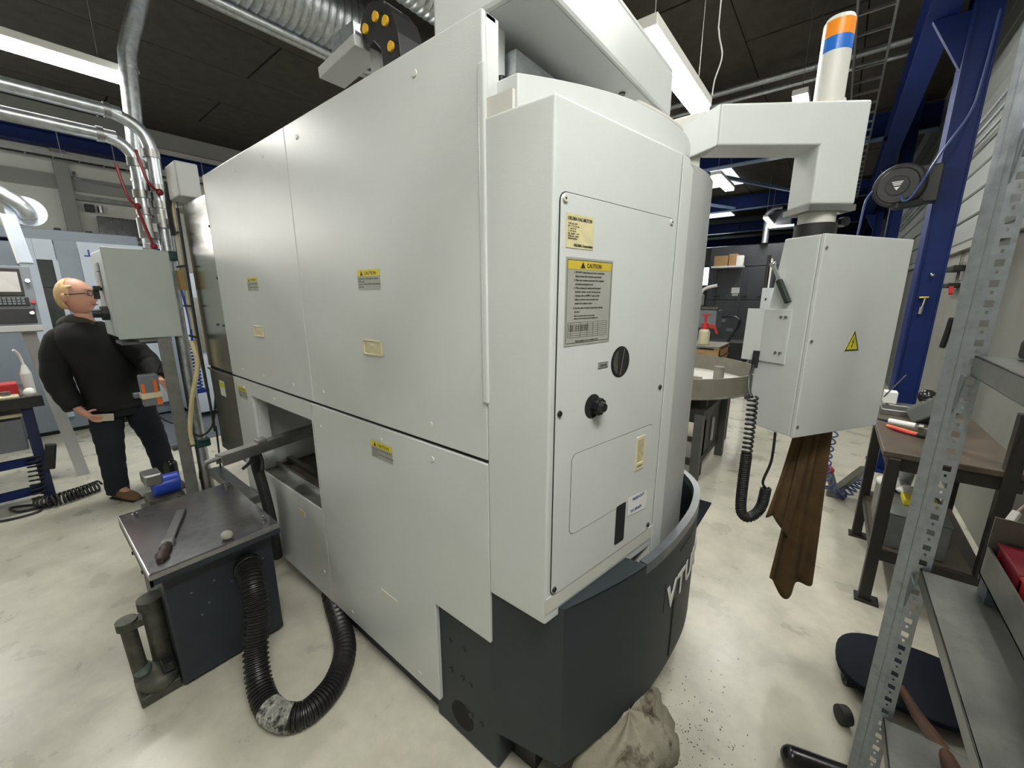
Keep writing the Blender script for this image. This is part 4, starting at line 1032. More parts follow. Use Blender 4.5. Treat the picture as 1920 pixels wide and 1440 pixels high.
obj('pump_foot', MB().sph((-2.02, .14, .06), .085, .07, .055).box(-2.10, -1.95, .07, .20, 0, .045), GRIME, t, smooth=True, bevel=.006)
obj('green_valve', MB().sph((-2.04, .10, .115), .05, .03, .02), mat('grey green valve', (.10, .13, .11), .5), t, smooth='all')
obj('pump_clip', MB().box(-2.0, -1.95, .15, .19, .10, .14), BLACK, t, bevel=.005)

hp = spline([(-1.92, .484, .435), (-1.87, .478, .43), (-1.80, .462, .385), (-1.755, .45, .30), (-1.70, .41, .17), (-1.62, .385, .085), (-1.53, .378, .05), (-1.44, .395, .05), (-1.385, .45, .05), (-1.39, .53, .05),
             (-1.43, .61, .05), (-1.53, .70, .05), (-1.68, .76, .05), (-1.9, .83, .05), (-2.2, .95, .05)], 26)
rad = [(.048, .048, .0405, .0405)[i % 4] for i in range(len(hp))]
t = thing('drain_hose', 'thick black corrugated hose looping from the tank under the lathe', 'hose', (-1.55, .5, 0))
obj('corrugated_tube', MB().tube(hp, lambda i: rad[i], 20), HOSEM, t, smooth=True, ang=30)
obj('hose_collar', MB().cyl((-1.915, .484, .435), (-1.885, .481, .433), .056, n=24), BLACKG, t, smooth=True, bevel=.004)
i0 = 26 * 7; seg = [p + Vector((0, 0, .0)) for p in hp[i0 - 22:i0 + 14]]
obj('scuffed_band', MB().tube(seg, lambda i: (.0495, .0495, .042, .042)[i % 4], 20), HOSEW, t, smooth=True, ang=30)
t = thing('old_file', 'long flat file with a grimy handle lying on the tank lid', 'file', (-2.13, .29, .60))
a, b = Vector((-2.335, .365, .609)), Vector((-1.93, .210, .609)); d = (b - a)
obj('blade', MB().bar(a, a + d * .66, .036, .014), mat('file steel', (.09, .09, .09), .4, .7, var=.15), t, bevel=.003)
obj('tang', MB().bar(a + d * .64, a + d * .74, .045, .020), CHROME, t, bevel=.006)
obj('handle', MB().tube([a + d * .72, a + d * .80, a + d * .86, a + d * .92, a + d], lambda i: (.014, .022, .016, .024, .012)[i], 10), mat('grimy handle', (.05, .03, .025), .6, var=.6, scale=40), t, smooth=True)
obj('rag_ball', MB().sph((-1.912, .428, .617), .028, .022, .017), mat('pale rag', (.42, .41, .36), .9, var=.2), smooth='all', label='small crumpled pale rag on the tank lid edge', cat='rag')
# discharge rail
t = thing('discharge_rail', 'grey steel rail sticking out of the service opening above the tank', 'rail', (-2.3, .75, .83))
obj('channel', MB().bar((-2.235, .52, .862), (-2.345, 1.05, .862), .055, .012).bar((-2.262, .515, .838), (-2.372, 1.045, .838), .006, .045).bar((-2.208, .525, .838), (-2.318, 1.055, .838), .006, .045), STEELD, t)
obj('rod', MB().cyl((-2.225, .46, .850), (-2.25, .58, .853), .011, n=10), STEELD, t, smooth=True)
obj('clamp_block', MB().box(-2.31, -2.25, .70, .745, .868, .885), STEELD, t, bevel=.004)
obj('hanging_clamp', MB().tube(spline([(-2.27, .67, .83), (-2.27, .66, .78), (-2.30, .63, .74)], 5), .008, 8).tube(spline([(-2.27, .70, .83), (-2.26, .71, .77), (-2.25, .70, .72)], 5), .009, 8), BLACK, t, smooth=True)
obj('black_hose', MB().tube(spline([(-2.42, .74, .80), (-2.44, .735, .70), (-2.40, .74, .55), (-2.38, .75, .35), (-2.4, .76, .1)], 7), .028, 12), RUBBER, smooth=True,
    label='black hose hanging in front of the lower side panel behind the tank', cat='hose')
obj('floor_channel', MB().box(-3.3, -2.6, .70, .78, .38, .43), STEELD, bevel=.004, label='low horizontal steel channel between pillar and lathe', cat='channel')
mb = MB()
random.seed(3)
nu, nv = 26, 12
vs = []
for j in range(nv + 1):
    for i in range(nu):
        a = 2 * PI * i / nu; f = j / nv
        r = (1 - f) ** .6 if f < 1 else 0
        r = math.cos(f * PI / 2)
        bump = 1 + .16 * math.sin(3 * a + 5 * f) + .12 * math.sin(7 * a - 4 * f) + random.uniform(-.05, .05)
        vs.append((-.375 + .125 * r * bump * math.cos(a) + .035 * math.sin(a) * r, 1.14 + .23 * r * bump * math.sin(a), .002 + .17 * math.sin(f * PI / 2) * (1 + .12 * math.sin(5 * a))))
fs = [(j * nu + i, j * nu + (i + 1) % nu, (j + 1) * nu + (i + 1) % nu, (j + 1) * nu + i) for j in range(nv) for i in range(nu)]
obj('rag_bundle', mb.add(vs, fs), SACK, smooth='all', label='soiled crumpled canvas rag stuffed under the curved skirt', cat='rag')

fc = MB()
random.seed(11)
for i in range(160):
    a = random.gauss(0, 1); bq = random.gauss(0, 1)
    c = Vector((-.20 + a * .10, 1.36 + bq * .14 - a * .05, .003)); sz = random.uniform(.0012, .0035)
    an = random.uniform(0, PI); d = Vector((math.cos(an), math.sin(an), 0)); e = Vector((-d.y, d.x, 0))
    fc.add([c + d * sz * 1.6, c - d * sz + e * sz * .7, c - d * sz - e * sz * .7, c + UZ * sz * .5], [(0, 1, 3), (1, 2, 3), (2, 0, 3)])
obj('floor_chips', fc, CHIPS, label='dark metal chips scattered on the floor beside the soiled rag', cat='chips', kind='stuff')
# ================================================================== THE MAN
def skin(name, pts, edges, rad, m, parent=None, sub=2, root=0, **k):
    c = Vector(pts[root])
    me = bpy.data.meshes.new(name)
    me.from_pydata([tuple(Vector(p) - c) for p in pts], edges, [])
    me.materials.append(m)
    o = bpy.data.objects.new(name, me)
    _link(o, parent, c)
    md = o.modifiers.new('skin', 'SKIN'); md.use_smooth_shade = True
    lay = me.skin_vertices[0].data if me.skin_vertices else None
    for i, r in enumerate(rad):
        rr = r if isinstance(r, tuple) else (r, r)
        lay[i].radius = rr
        lay[i].use_root = (i == root)
    s = o.modifiers.new('sub', 'SUBSURF'); s.levels = sub; s.render_levels = sub
    tag(o, **k)
    return o
MX = -4.40
hd_c = Vector((-4.38, .335, 1.615))
HS = 1.12
fdir = Vector((.62, .76, .10)).normalized()        # where the face points
fside = fdir.cross(UZ).normalized(); fup = fside.cross(fdir).normalized()
# head as a shaped sphere
def head_mesh():
    mb = MB().sph((0, 0, 0), 1, nu=28, nv=20)
    out = []
    for p in mb.v:
        x, y, z = p          # x: face forward, y: side, z: up
        X_, Y_, Z_ = x * .098 * HS, y * .077 * HS, z * .118 * HS
        if z < 0:            # jaw narrows
            k = 1 + z * .28; Y_ *= k
            if x < 0: X_ *= (1 + z * .35)
        if x > .5 and abs(y) < .22 and -.32 < z < .18:     # nose
            X_ += .030 * (1 - abs(y) / .22) * (1 - abs(z + .22) / .42)
        if x > .5 and .02 < z < .28 and .18 < abs(y) < .58: X_ -= .010   # eye sockets
        if x > .6 and abs(y) < .35 and -.62 < z < -.45: X_ += .006   # lips
        if x > .4 and z < -.78: X_ += .010   # chin
        if x > .5 and .26 < z < .36: X_ += .004
        out.append(hd_c + fdir * X_ + fside * Y_ + fup * Z_)
    mb.v = [tuple(v) for v in out]
    for sgn in (-1, 1):      # ears
        mb.sph(hd_c + fside * (sgn * .077 * HS) - fdir * .010 - fup * .005, .020, .020, .034, 10, 8)
    return mb
# body skeleton under the clothes: pelvis, spine, neck, arms, hands, legs, feet
B = [(-4.40, .44, .84), (-4.40, .41, 1.05), (-4.40, .37, 1.28), (-4.395, .350, 1.42), (-4.385, .347, 1.53),
     (-4.41, .23, 1.30), (-4.385, .165, 1.05), (-4.30, .205, .80),
     (-4.38, .52, 1.30), (-4.28, .63, 1.10), (-4.10, .66, .98),
     (-4.40, .36, .80), (-4.37, .335, .45), (-4.40, .325, .09), (-4.28, .375, .04),
     (-4.40, .53, .80), (-4.38, .60, .45), (-4.36, .635, .09), (-4.25, .66, .04)]
E_ = [(0, 1), (1, 2), (2, 3), (3, 4), (2, 5), (5, 6), (6, 7), (2, 8), (8, 9), (9, 10), (0, 11), (11, 12), (12, 13), (13, 14), (0, 15), (15, 16), (16, 17), (17, 18)]
R_ = [.10, .10, .10, .058, .055, .04, .04, .028, .04, .04, .028, .075, .055, .04, .03, .075, .055, .04, .03]
# hand (viewer's left) with fingers closing on a paper
hw = Vector(B[7])
def fing(base, steps, r):
    i0 = len(B); p = Vector(base); prev = None
    for k, s in enumerate(steps):
        p = p + Vector(s); B.append(tuple(p)); R_.append(r * (1 - .12 * k))
        E_.append((prev if prev is not None else palm, len(B) - 1)); prev = len(B) - 1
B.append((-4.265, .245, .745)); R_.append((.030, .018)); E_.append((7, len(B) - 1)); palm = len(B) - 1
for k in range(4):
    o_ = (k - 1.5) * .020
    fing(B[palm], [(.012 + o_ * .6, .022, -.022 + o_ * .8), (.006, .030 - abs(o_) * .2, -.012), (.0, .026, .0)], .0092)
fing(B[palm], [(.006, .004, .026), (.004, .028, .012), (.0, .022, -.004)], .0098)
hw2 = Vector(B[10]); B.append((-4.05, .675, .955)); R_.append((.028, .018)); E_.append((10, len(B) - 1)); palm = len(B) - 1
for k in range(4):
    o_ = (k - 1.5) * .019
    fing(B[palm], [(.022, .014 + o_ * .5, -.018 + o_ * .8), (.026, .004, -.014), (.018, .0, -.018)], .0088)
fing(B[palm], [(.008, -.006, .022), (.024, .0, .006), (.02, .0, -.008)], .0095)
person = skin('person', B, E_, R_, SKIN, None, 2, 0, label='man in black jacket and dark trousers standing beside the electrical enclosure', cat='person')
obj('head', head_mesh(), SKIN, person, smooth='all')
# hair: cap over back and sides, receding
mb = MB().sph((0, 0, 0), 1, nu=28, nv=20)
keep = []
vs = []
for p in mb.v:
    x, y, z = p
    vs.append(hd_c + fdir * (x * .104 * HS) + fside * (y * .0835 * HS) + fup * (z * .123 * HS))
def hairy(f):
    c = [sum(mb.v[i][k] for i in f) / len(f) for k in range(3)]
    return (c[0] < .30 and c[2] > -.22 - .40 * (c[0] < -.25)) and not (c[2] > .62 and c[0] > -.05) and not (c[0] > .0 and c[2] < .0)
mb.f = [f for f in mb.f if hairy(f)]
mb.v = [tuple(v) for v in vs]
ho = obj('hair', mb, HAIR, person, smooth='all'); md = ho.modifiers.new('t', 'SOLIDIFY'); md.thickness = .008
for sgn in (-1, 1):
    ec = hd_c + fdir * .101 + fside * (sgn * .036) + fup * .014
    obj('eye', MB().sph(ec, .011, .011, .008), PAPER, person, smooth='all')
    obj('pupil', MB().sph(ec + fdir * .008, .005), INK, person, smooth='all')
    ringp = [ec + fdir * .018 + fside * (.025 * math.cos(a)) + fup * (.018 * math.sin(a)) for a in [2 * PI * i / 16 for i in range(17)]]
    obj('glasses_rim', MB().tube(ringp, .0028, 6), BLACK, person)
    obj('glasses_temple', MB().tube([ec + fdir * .018 + fside * (sgn * .026), hd_c + fside * (sgn * .095) + fup * .015], .0028, 6), BLACK, person)
obj('mouth', MB().obb(hd_c + fdir * .104 - fup * .068, fside, fup, fdir, .022, .004, .004), mat('lips', (.36, .12, .10), .5), person)
obj('eyebrow', MB().obb(hd_c + fdir * .107 + fup * .042, fside, fup, fdir, .048, .004, .005), HAIR, person)
def loft(rings, fwd, n=22, cap=True):
    """rings: (centre, half width, half depth); returns MB"""
    fwd = Vector(fwd).normalized(); sd = fwd.cross(UZ).normalized(); mb = MB(); vs = []
    for c, w, d in rings:
        for i in range(n):
            a = 2 * PI * i / n
            ca, sa = math.cos(a), math.sin(a)
            vs.append(Vector(c) + sd * (w * math.copysign(abs(ca) ** .8, ca)) + fwd * (d * math.copysign(abs(sa) ** .8, sa)))
    fs = [(j * n + i, j * n + (i + 1) % n, (j + 1) * n + (i + 1) % n, (j + 1) * n + i) for j in range(len(rings) - 1) for i in range(n)]
    if cap: fs += [tuple(range(n)), tuple(range((len(rings) - 1) * n, len(rings) * n))]
    return mb.add(vs, fs)
bf = (.80, .60, 0)
jk = loft([((-4.40, .455, .765), .205, .165), ((-4.40, .452, .80), .212, .17), ((-4.40, .445, .92), .205, .165), ((-4.40, .425, 1.08), .205, .16), ((-4.40, .395, 1.22), .212, .155), ((-4.40, .368, 1.32), .205, .14),
           ((-4.397, .352, 1.385), .165, .115), ((-4.393, .345, 1.43), .10, .09)], bf)
def sleeve(pts, rr):
    p = spline(pts, 6); n = len(p)
    def r(i):
        f = i / (n - 1) * (len(rr) - 1); k = min(int(f), len(rr) - 2)
        return (rr[k] + (rr[k + 1] - rr[k]) * (f - k)) * (1 + .035 * math.sin(i * 1.7))
    jk.tube(p, r, 16)
sleeve([(-4.41, .28, 1.345), (-4.42, .20, 1.27), (-4.40, .150, 1.06), (-4.365, .165, .92), (-4.315, .195, .80)], [.09, .092, .082, .072, .056])
sleeve([(-4.37, .49, 1.325), (-4.34, .555, 1.24), (-4.28, .635, 1.115), (-4.19, .655, 1.04), (-4.11, .66, .985)], [.088, .09, .078, .066, .054])
obj('jacket', jk, JACK, person, smooth='all')
obj('jacket_hem', loft([((-4.40, .455, .762), .208, .168), ((-4.40, .453, .80), .214, .173)], bf), JACK, person, smooth='all')
skin('collar', [(-4.46, .27, 1.41), (-4.44, .30, 1.46), (-4.35, .32, 1.43), (-4.32, .40, 1.395)], [(0, 1), (1, 2), (2, 3)], [.045, .052, .048, .035], JACKC, person)
skin('hood', [(-4.48, .21, 1.38), (-4.49, .29, 1.44), (-4.45, .37, 1.41)], [(0, 1), (1, 2)], [.055, .066, .055], JACKC, person)
tr = loft([((-4.40, .455, .70), .165, .13), ((-4.40, .452, .82), .17, .14), ((-4.40, .45, .88), .16, .13)], bf)
def leg_(pts, rr):
    p = spline(pts, 6); n = len(p)
    def r(i):
        f = i / (n - 1) * (len(rr) - 1); k = min(int(f), len(rr) - 2)
        return (rr[k] + (rr[k + 1] - rr[k]) * (f - k)) * (1 + .03 * math.sin(i * 2.1))
    tr.tube(p, r, 16)
leg_([(-4.40, .37, .80), (-4.385, .345, .62), (-4.37, .335, .45), (-4.39, .327, .25), (-4.405, .322, .05)], [.108, .100, .084, .076, .072])
leg_([(-4.40, .53, .80), (-4.385, .565, .62), (-4.375, .60, .45), (-4.37, .62, .25), (-4.365, .632, .05)], [.108, .100, .084, .076, .072])
obj('trousers', tr, JEANS, person, smooth='all')
def shoe(hx, hy, tx, ty):
    h = Vector((hx, hy, 0)); tt = Vector((tx, ty, 0)); d = (tt - h).normalized(); s = d.cross(UZ); L = (tt - h).length
    mb = MB(); vs = []; n = 14
    prof = [(-.04, .10, .030), (.0, .115, .040), (.25, .10, .042), (.5, .078, .047), (.75, .060, .046), (.93, .045, .033), (1.0, .025, .014)]
    for f, hgt, w in prof:
        for i in range(n):
            a = 2 * PI * i / n
            zz = max(0.004, hgt * .5 + hgt * .5 * math.sin(a)); ww = w * math.cos(a)
            vs.append(h + d * (f * L) + s * ww + UZ * zz)
    fs = [(j * n + i, j * n + (i + 1) % n, (j + 1) * n + (i + 1) % n, (j + 1) * n + i) for j in range(len(prof) - 1) for i in range(n)]
    fs += [tuple(range(n)), tuple(range((len(prof) - 1) * n, len(prof) * n))]
    obj('shoe', mb.add(vs, fs), SHOE, person, smooth='all')
    obj('sole', MB().bar(h + d * (-.03 * L) + UZ * .006, tt + UZ * .006, .085, .012), RUBBER, person, bevel=.004)
shoe(-4.43, .305, -4.20, .41); shoe(-4.39, .62, -4.17, .69)
obj('paper_slip', MB().obb((-4.245, .325, .715), (.3, 1, -.1), (0, .1, 1), (1, -.3, 0), .055, .028, .001), mat('buff paper', (.50, .45, .36), .8), label='small buff paper slip held in the man\'s lowered hand', cat='paper')
obj('belt_pouch', MB().box(-4.18, -4.14, .50, .57, .845, .885), MGREY, person, bevel=.008)

obj('hanging_cable', MB().tube(spline([(-.85, 3.25, ZC), (-.852, 3.25, 3.504), (-.846, 3.25, 3.324), (-.812, 3.25, 3.175), (-.844, 3.25, 3.045), (-.851, 3.25, 2.955)], 6), .005, 6), PAPER, smooth=True,
    label='thin wavy pale cable hanging from the ceiling to the lamp above the gantry beam', cat='cable')
obj('rubber_mat', MB().box(-1.0, -.56, 2.55, 3.25, 0, .012), NAVYP, bevel=.004, label='dark rubber mat on the floor behind the curved skirt', cat='mat')
# ================================================================== RIGHT SIDE: PERFORATED SHELVING
SH = thing('steel_shelving', 'galvanised shelving unit with perforated upright in the right foreground', 'shelving', (.46, .9, 0))
def upright(cx, cy, sx, sy, m=GALVP):
    """folded post: plain leg and perforated leg meeting at (cx,cy)"""
    mb = MB()
    w = .034; th = .0022; HT = 2.25
    a = Vector((cx, cy, 0)); d1 = Vector((sx * .97, -.22 * sy, 0)).normalized(); d2 = Vector((-sx * .93, .35 * sy, 0)).normalized()
    nrm1 = Vector((d1.y, -d1.x, 0)) * th
    mb.ext([a, a + d2 * .034, a + d2 * .034 + UZ * HT, a + UZ * HT], nrm1)
    e = a + d2 * .034; q = Vector((.35, 1, 0)).normalized() * .014
    mb.ext([e, e + q, e + q + UZ * HT, e + UZ * HT], (th, 0, 0))
    e = a + d2 * .012
    mb.ext([e + nrm1, e + nrm1 + d2 * .010, e + nrm1 + d2 * .010 + UZ * HT, e + nrm1 + UZ * HT], nrm1 * 1.2)
    def rect(s0, s1, z0, z1): mb.ext([a + d1 * s0 + UZ * z0, a + d1 * s1 + UZ * z0, a + d1 * s1 + UZ * z1, a + d1 * s0 + UZ * z1], nrm1)
    rect(0, .009, 0, HT); rect(.024, w, 0, HT)
    z = 0.0; p = .046
    while z < HT - .03:      # rungs between real slots
        rect(.009, .024, z, z + .014); rect(.009, .0140, z + .014, z + .022); rect(.0190, .024, z + .014, z + .022); rect(.009, .024, z + .022, z + .030)
        z += p
    return obj('perforated_upright', mb, m, SH)
upright(.264, 1.442, 1, 1)
upright(.66, 1.442, -1, 1)
def board(z, y0=.25, y1=1.42, x0=.275, x1=.67, lip=.036):
    mb = MB().box(x0, x1, y0, y1, z - .004, z).box(x0, x0 + .004, y0, y1, z - lip, z).box(x0, x1, y1 - .004, y1, z - lip, z).box(x0, x0 + .016, y0, y1, z - lip, z - lip + .003)
    return obj('shelf_board', mb, SHELFM, SH, bevel=.0012, segs=1)
board(.40); board(.900); board(1.482, lip=.048); board(2.02)
for z in (1.335, .77, 1.87):
    obj('gusset', MB().ext([(.262, 1.432, z), (.262, 1.432, z + .10), (.262, 1.385, z + .10)], (.003, 0, 0)), GALVP, SH)
# things on the shelf
t = thing('sheet_metal_rack', 'grey sheet metal bin rack standing on the middle shelf', 'rack', (.5, 1.0, .90))
obj('front_rail', MB().box(.370, .374, .50, 1.405, .945, 1.022), SHELFM, t)
obj('floor_sheet', MB().box(.370, .65, .50, 1.405, .945, .949), SHELFM, t)
obj('end_sheet', MB().box(.370, .65, 1.401, 1.405, .93, 1.10), SHELFM, t)
for yy in (1.37, .60):
    obj('foot', MB().box(.373, .425, yy - .028, yy + .028, .90, .945), mat('blue grey foot', (.13, .16, .19), .5), t)
for k, (y0, y1) in enumerate([(1.25, 1.39), (1.10, 1.24), (.95, 1.09), (.80, .94)]):
    m = MB().box(.385, .64, y0, y1, .949, .954).box(.385, .390, y0, y1, .949, 1.035).box(.635, .64, y0, y1, .949, 1.035).box(.385, .64, y0, y0 + .005, .949, 1.035).box(.385, .64, y1 - .005, y1, .949, 1.035)
    q = thing('storage_bin', ['translucent dark red storage bin farthest on the shelf rack', 'red storage bin second from the far end of the rack', 'red storage bin third from the far end of the rack', 'red storage bin nearest on the rack'][k], 'bin', (.51, (y0 + y1) / 2, .949), 'red storage bins on the rack')
    obj('bin_shell', m, REDT if k == 0 else REDP, q, bevel=.002)
    obj('bin_lid', MB().box(.382, .645, y0 - .003, y1 + .003, 1.035, 1.042), REDT if k == 0 else REDP, q, bevel=.002)
t = thing('pipe_fittings', 'black and chrome pipe fittings behind the red bins', 'fittings', (.55, 1.40, .90))
obj('fitting_body', MB().cyl((.50, 1.385, 1.085), (.60, 1.385, 1.10), .024, n=14).cyl((.54, 1.385, 1.042), (.54, 1.385, 1.09), .018, n=12).sph((.60, 1.385, 1.10), .028), BLACK, t, smooth=True)
obj('chrome_nut', MB().cyl((.483, 1.385, 1.083), (.50, 1.385, 1.085), .016, n=6), CHROME, t)
obj('chrome_nut', MB().cyl((.57, 1.345, 1.10), (.57, 1.37, 1.10), .014, n=6), CHROME, t)
t = thing('lead_with_plug', 'thin pale lead with a white inline plug hanging behind the shelving', 'cable', (.62, 2.2, .75))
obj('lead', MB().tube(spline([(.715, 2.655, 1.10), (.67, 2.40, 1.0), (.66, 2.2, .96), (.60, 2.12, .86)], 5), .004, 6), mat('pinkish lead', (.45, .33, .28), .5), t)
obj('lead', MB().tube(spline([(.58, 2.10, .80), (.575, 2.09, .73), (.62, 2.12, .67), (.68, 2.16, .66)], 5), .003, 6), mat('pinkish lead', (.45, .33, .28), .5), t)
obj('plug', MB().bar((.605, 2.125, .87), (.588, 2.105, .83), .022, .018), PAPER, t, bevel=.003)
obj('plug', MB().bar((.586, 2.103, .825), (.578, 2.095, .785), .014, .014), PAPER, t, bevel=.003)
obj('paper_box', MB().box(.42, .52, 1.29, 1.41, 1.483, 1.55), CARD, bevel=.004, label='small cardboard box at the end of the upper shelf', cat='box')
obj('black_block', MB().box(.33, .39, 1.30, 1.39, 1.483, 1.53), BLACK, bevel=.01, label='small black block on the upper shelf next to the upright', cat='block')

# ------------------------------------------------------------------ dolly, broom handle under the shelving
t = thing('floor_dolly', 'low dark navy rolling board with castors under the shelving', 'dolly', (.42, 2.1, 0))
el = []
for i in range(40):
    a = 2 * PI * i / 40
    ca, sa = math.cos(a), math.sin(a)
    x = .455 + .245 * (abs(ca) ** .75) * (1 if ca > 0 else -1); y = 2.10 + .20 * (abs(sa) ** .75) * (1 if sa > 0 else -1) + .10 * (x - .45)
    el.append((x, y))
obj('board', MB().prism(el, .045, .07), NAVYP, t, bevel=.008)
for (x, y) in ((.255, 1.97), (.62, 2.0), (.30, 2.2), (.60, 2.25)):
    obj('castor', MB().cyl((x - .012, y - .005, .024), (x + .012, y + .005, .024), .024, n=16), BLACK, t, smooth=True)
    obj('castor_fork', MB().box(x - .016, x + .016, y - .012, y + .012, .022, .046), BLACK, t)
obj('castor_wheel', MB().cyl((.222, 1.75, .035), (.255, 1.77, .035), .034, n=18), RUBBER, smooth=True, label='loose black castor wheel beside the navy dolly', cat='wheel', bevel=.006)
obj('broom_handle', MB().tube([(.409, 1.965, .10), (.408, 1.72, .215), (.404, 1.45, .365), (.402, 1.30, .43)], lambda i: (.013, .018, .019, .019)[i], 12), WOODR, smooth=True, label='red brown wooden handle lying across the dolly under the shelf', cat='handle')
obj('padded_bar', MB().cyl((.095, 1.455, .04), (.26, 1.50, .04), .036, n=16).sph((.095, 1.455, .04), .036), BLACKG, smooth=True, label='glossy black padded bar on the floor at the bottom edge', cat='bar')

# ------------------------------------------------------------------ steel bench along the right wall
t = thing('steel_bench', 'dark steel bench with oily top standing left of the shelving', 'bench', (.55, 3.1, 0))
obj('top', MB().box(.290, .78, 2.66, 3.72, .825, .855), BENCHM, t, bevel=.004)
obj('apron', MB().box(.31, .76, 2.67, 2.70, .76, .825).box(.31, .335, 2.7, 3.68, .77, .825), BENCHB, t)
for (x, y, h) in ((.335, 2.665, .825), (.325, 3.42, .825), (.715, 2.68, 1.12), (.74, 3.6, .825)):
    obj('leg', MB().box(x - .025, x + .025, y - .025, y + .025, 0, h), BENCHB, t, bevel=.003)
for (x, y) in ((.335, 2.665), (.325, 3.42)):
    obj('foot_plate', MB().box(x - .04, x + .06, y - .04, y + .04, 0, .012), BENCHB, t)
obj('lower_rail', MB().box(.335, .715, 2.65, 2.68, .26, .31).box(.32, .345, 2.68, 3.42, .26, .31), BENCHB, t)
obj('lower_shelf', MB().box(.33, .74, 2.68, 3.5, .30, .312), BENCHM, t)
obj('steel_box', MB().box(.375, .60, 2.72, 3.16, .312, .50).box(.372, .603, 2.717, 3.163, .50, .512), SHELFD, bevel=.006, label='grey steel box on the lower shelf of the bench', cat='box')
obj('grey_sheet', MB().box(.345, .355, 2.74, 3.2, .312, .53), SHELFM, bevel=.003, label='grey sheet leaning on the bench\'s lower shelf', cat='sheet')
obj('yellow_pack', MB().box(.43, .57, 2.86, 2.98, .512, .545), YELLOW, bevel=.008, label='yellow packet on the grey steel box under the bench', cat='packet')
obj('plastic_bag', MB().sph((.40, 3.10, .54), .07, .08, .03).sph((.47, 3.04, .535), .06, .06, .025), PAPER, smooth='all', label='crumpled white plastic bag beside the yellow packet', cat='bag')
obj('clear_cup', MB().cyl((.47, 3.2, .512), (.47, 3.2, .60), .028, .036, n=16), mat('clear plastic', (.55, .6, .62), .15), smooth=True, label='small clear plastic cup behind the yellow packet', cat='cup')
t = thing('caulking_gun', 'white and orange cartridge gun lying on the bench top', 'tool', (.40, 3.15, .855))
obj('cartridge', MB().cyl((.345, 3.21, .885), (.455, 3.17, .885), .017, n=14), PAPER, t, smooth=True)
obj('nozzle', MB().cyl((.285, 3.232, .885), (.345, 3.21, .885), .004, .012, n=10), BLACK, t, smooth=True)
obj('push_rod', MB().cyl((.455, 3.17, .885), (.56, 3.13, .88), .005, n=8).cyl((.47, 3.165, .885), (.49, 3.158, .885), .018, n=12), STEELD, t, smooth=True)
t = thing('pliers', 'pliers with orange red handles on the bench top below the cartridge gun', 'pliers', (.42, 3.07, .855))
obj('handle', MB().tube(spline([(.335, 3.15, .868), (.40, 3.10, .868), (.46, 3.05, .868)], 4), .009, 8), ORANGE, t, smooth=True)
obj('handle', MB().tube(spline([(.35, 3.12, .868), (.41, 3.06, .868), (.46, 3.035, .868)], 4), .008, 8), REDP, t, smooth=True)
obj('jaws', MB().bar((.45, 3.045, .868), (.52, 3.02, .868), .035, .02), BLACK, t, bevel=.006)
t = thing('ribbed_block', 'grey ribbed casting standing on the bench beside the upright', 'casting', (.56, 3.40, .855))
u1 = Vector((.5, -.6, .62)).normalized(); u2 = Vector((.75, .6, 0)).normalized(); u3 = u1.cross(u2)
obj('block', MB().obb((.560, 3.40, .945), u1, u2, u3, .11, .07, .045), SHELFD, t, bevel=.008)
for i in range(5):
    for j in range(2):
        c = Vector((.560, 3.40, .945)) + u1 * (-.085 + i * .042) + u2 * (-.035 + j * .07) + u3 * (.05 if u3.z > 0 else -.05)
        obj('rib', MB().obb(c, u1, u2, u3, .012, .03, .010), SHELFM, t, bevel=.003)
obj('vise', MB().box(.33, .56, 3.50, 3.66, .855, .895).box(.36, .50, 3.52, 3.62, .895, .925), STEELD, bevel=.005, label='low grey vise at the back of the bench', cat='vise')
obj('white_carton', MB().box(.335, .40, 3.55, 3.64, .925, 1.0), PAPER, bevel=.003, label='white carton standing on the vise beside the blue column', cat='carton')
obj('ball_knob', MB().sph((.55, 3.66, .975), .05, .05, .05).cyl((.55, 3.66, .855), (.55, 3.66, .94), .02, n=10), BLACKG, smooth=True, label='round black ball knob at the back of the bench', cat='knob')  # black ball knob on a short stem, emits nothing
obj('steel_rod', MB().cyl((.33, 3.52, .97), (.41, 3.50, 1.13), .004, n=6), CHROME, label='thin shiny rod poking up beside the pendant box', cat='rod')
# grey floor stand and coiled hose behind the pendant
t = thing('floor_stand', 'grey folded tube stand with a red joint on the floor behind the brown cloth', 'stand', (.25, 4.0, 0))
obj('tube', MB().bar((.19, 4.02, .03), (.335, 3.80, .36), .045, .045), SHELFM, t)
obj('tube', MB().bar((.13, 4.10, .22), (.21, 4.02, .02), .04, .04), SHELFM, t)
obj('tube', MB().bar((.21, 4.05, .03), (.34, 4.15, .20), .045, .045), SHELFM, t)
obj('red_joint', MB().sph((.15, 4.07, .20), .03), REDP, t, smooth='all')
obj('foot_block', MB().box(.15, .27, 3.98, 4.08, 0, .05), SHELFD, t, bevel=.01)
t = thing('coiled_hose', 'dark blue coiled hose hanging behind the white pendant box', 'hose', (.12, 4.0, .05))
obj('coil', coil(spline([(.12, 3.95, .62), (.10, 3.96, .40), (.115, 3.98, .20), (.17, 4.0, .06)], 5), .042, 9, .007, k=12), BLUEH, t, smooth='all')
obj('coil', coil(spline([(.20, 3.96, .06), (.27, 3.95, .10), (.33, 3.98, .22)], 5), .045, 7, .007, k=12), BLUEH, t, smooth='all')

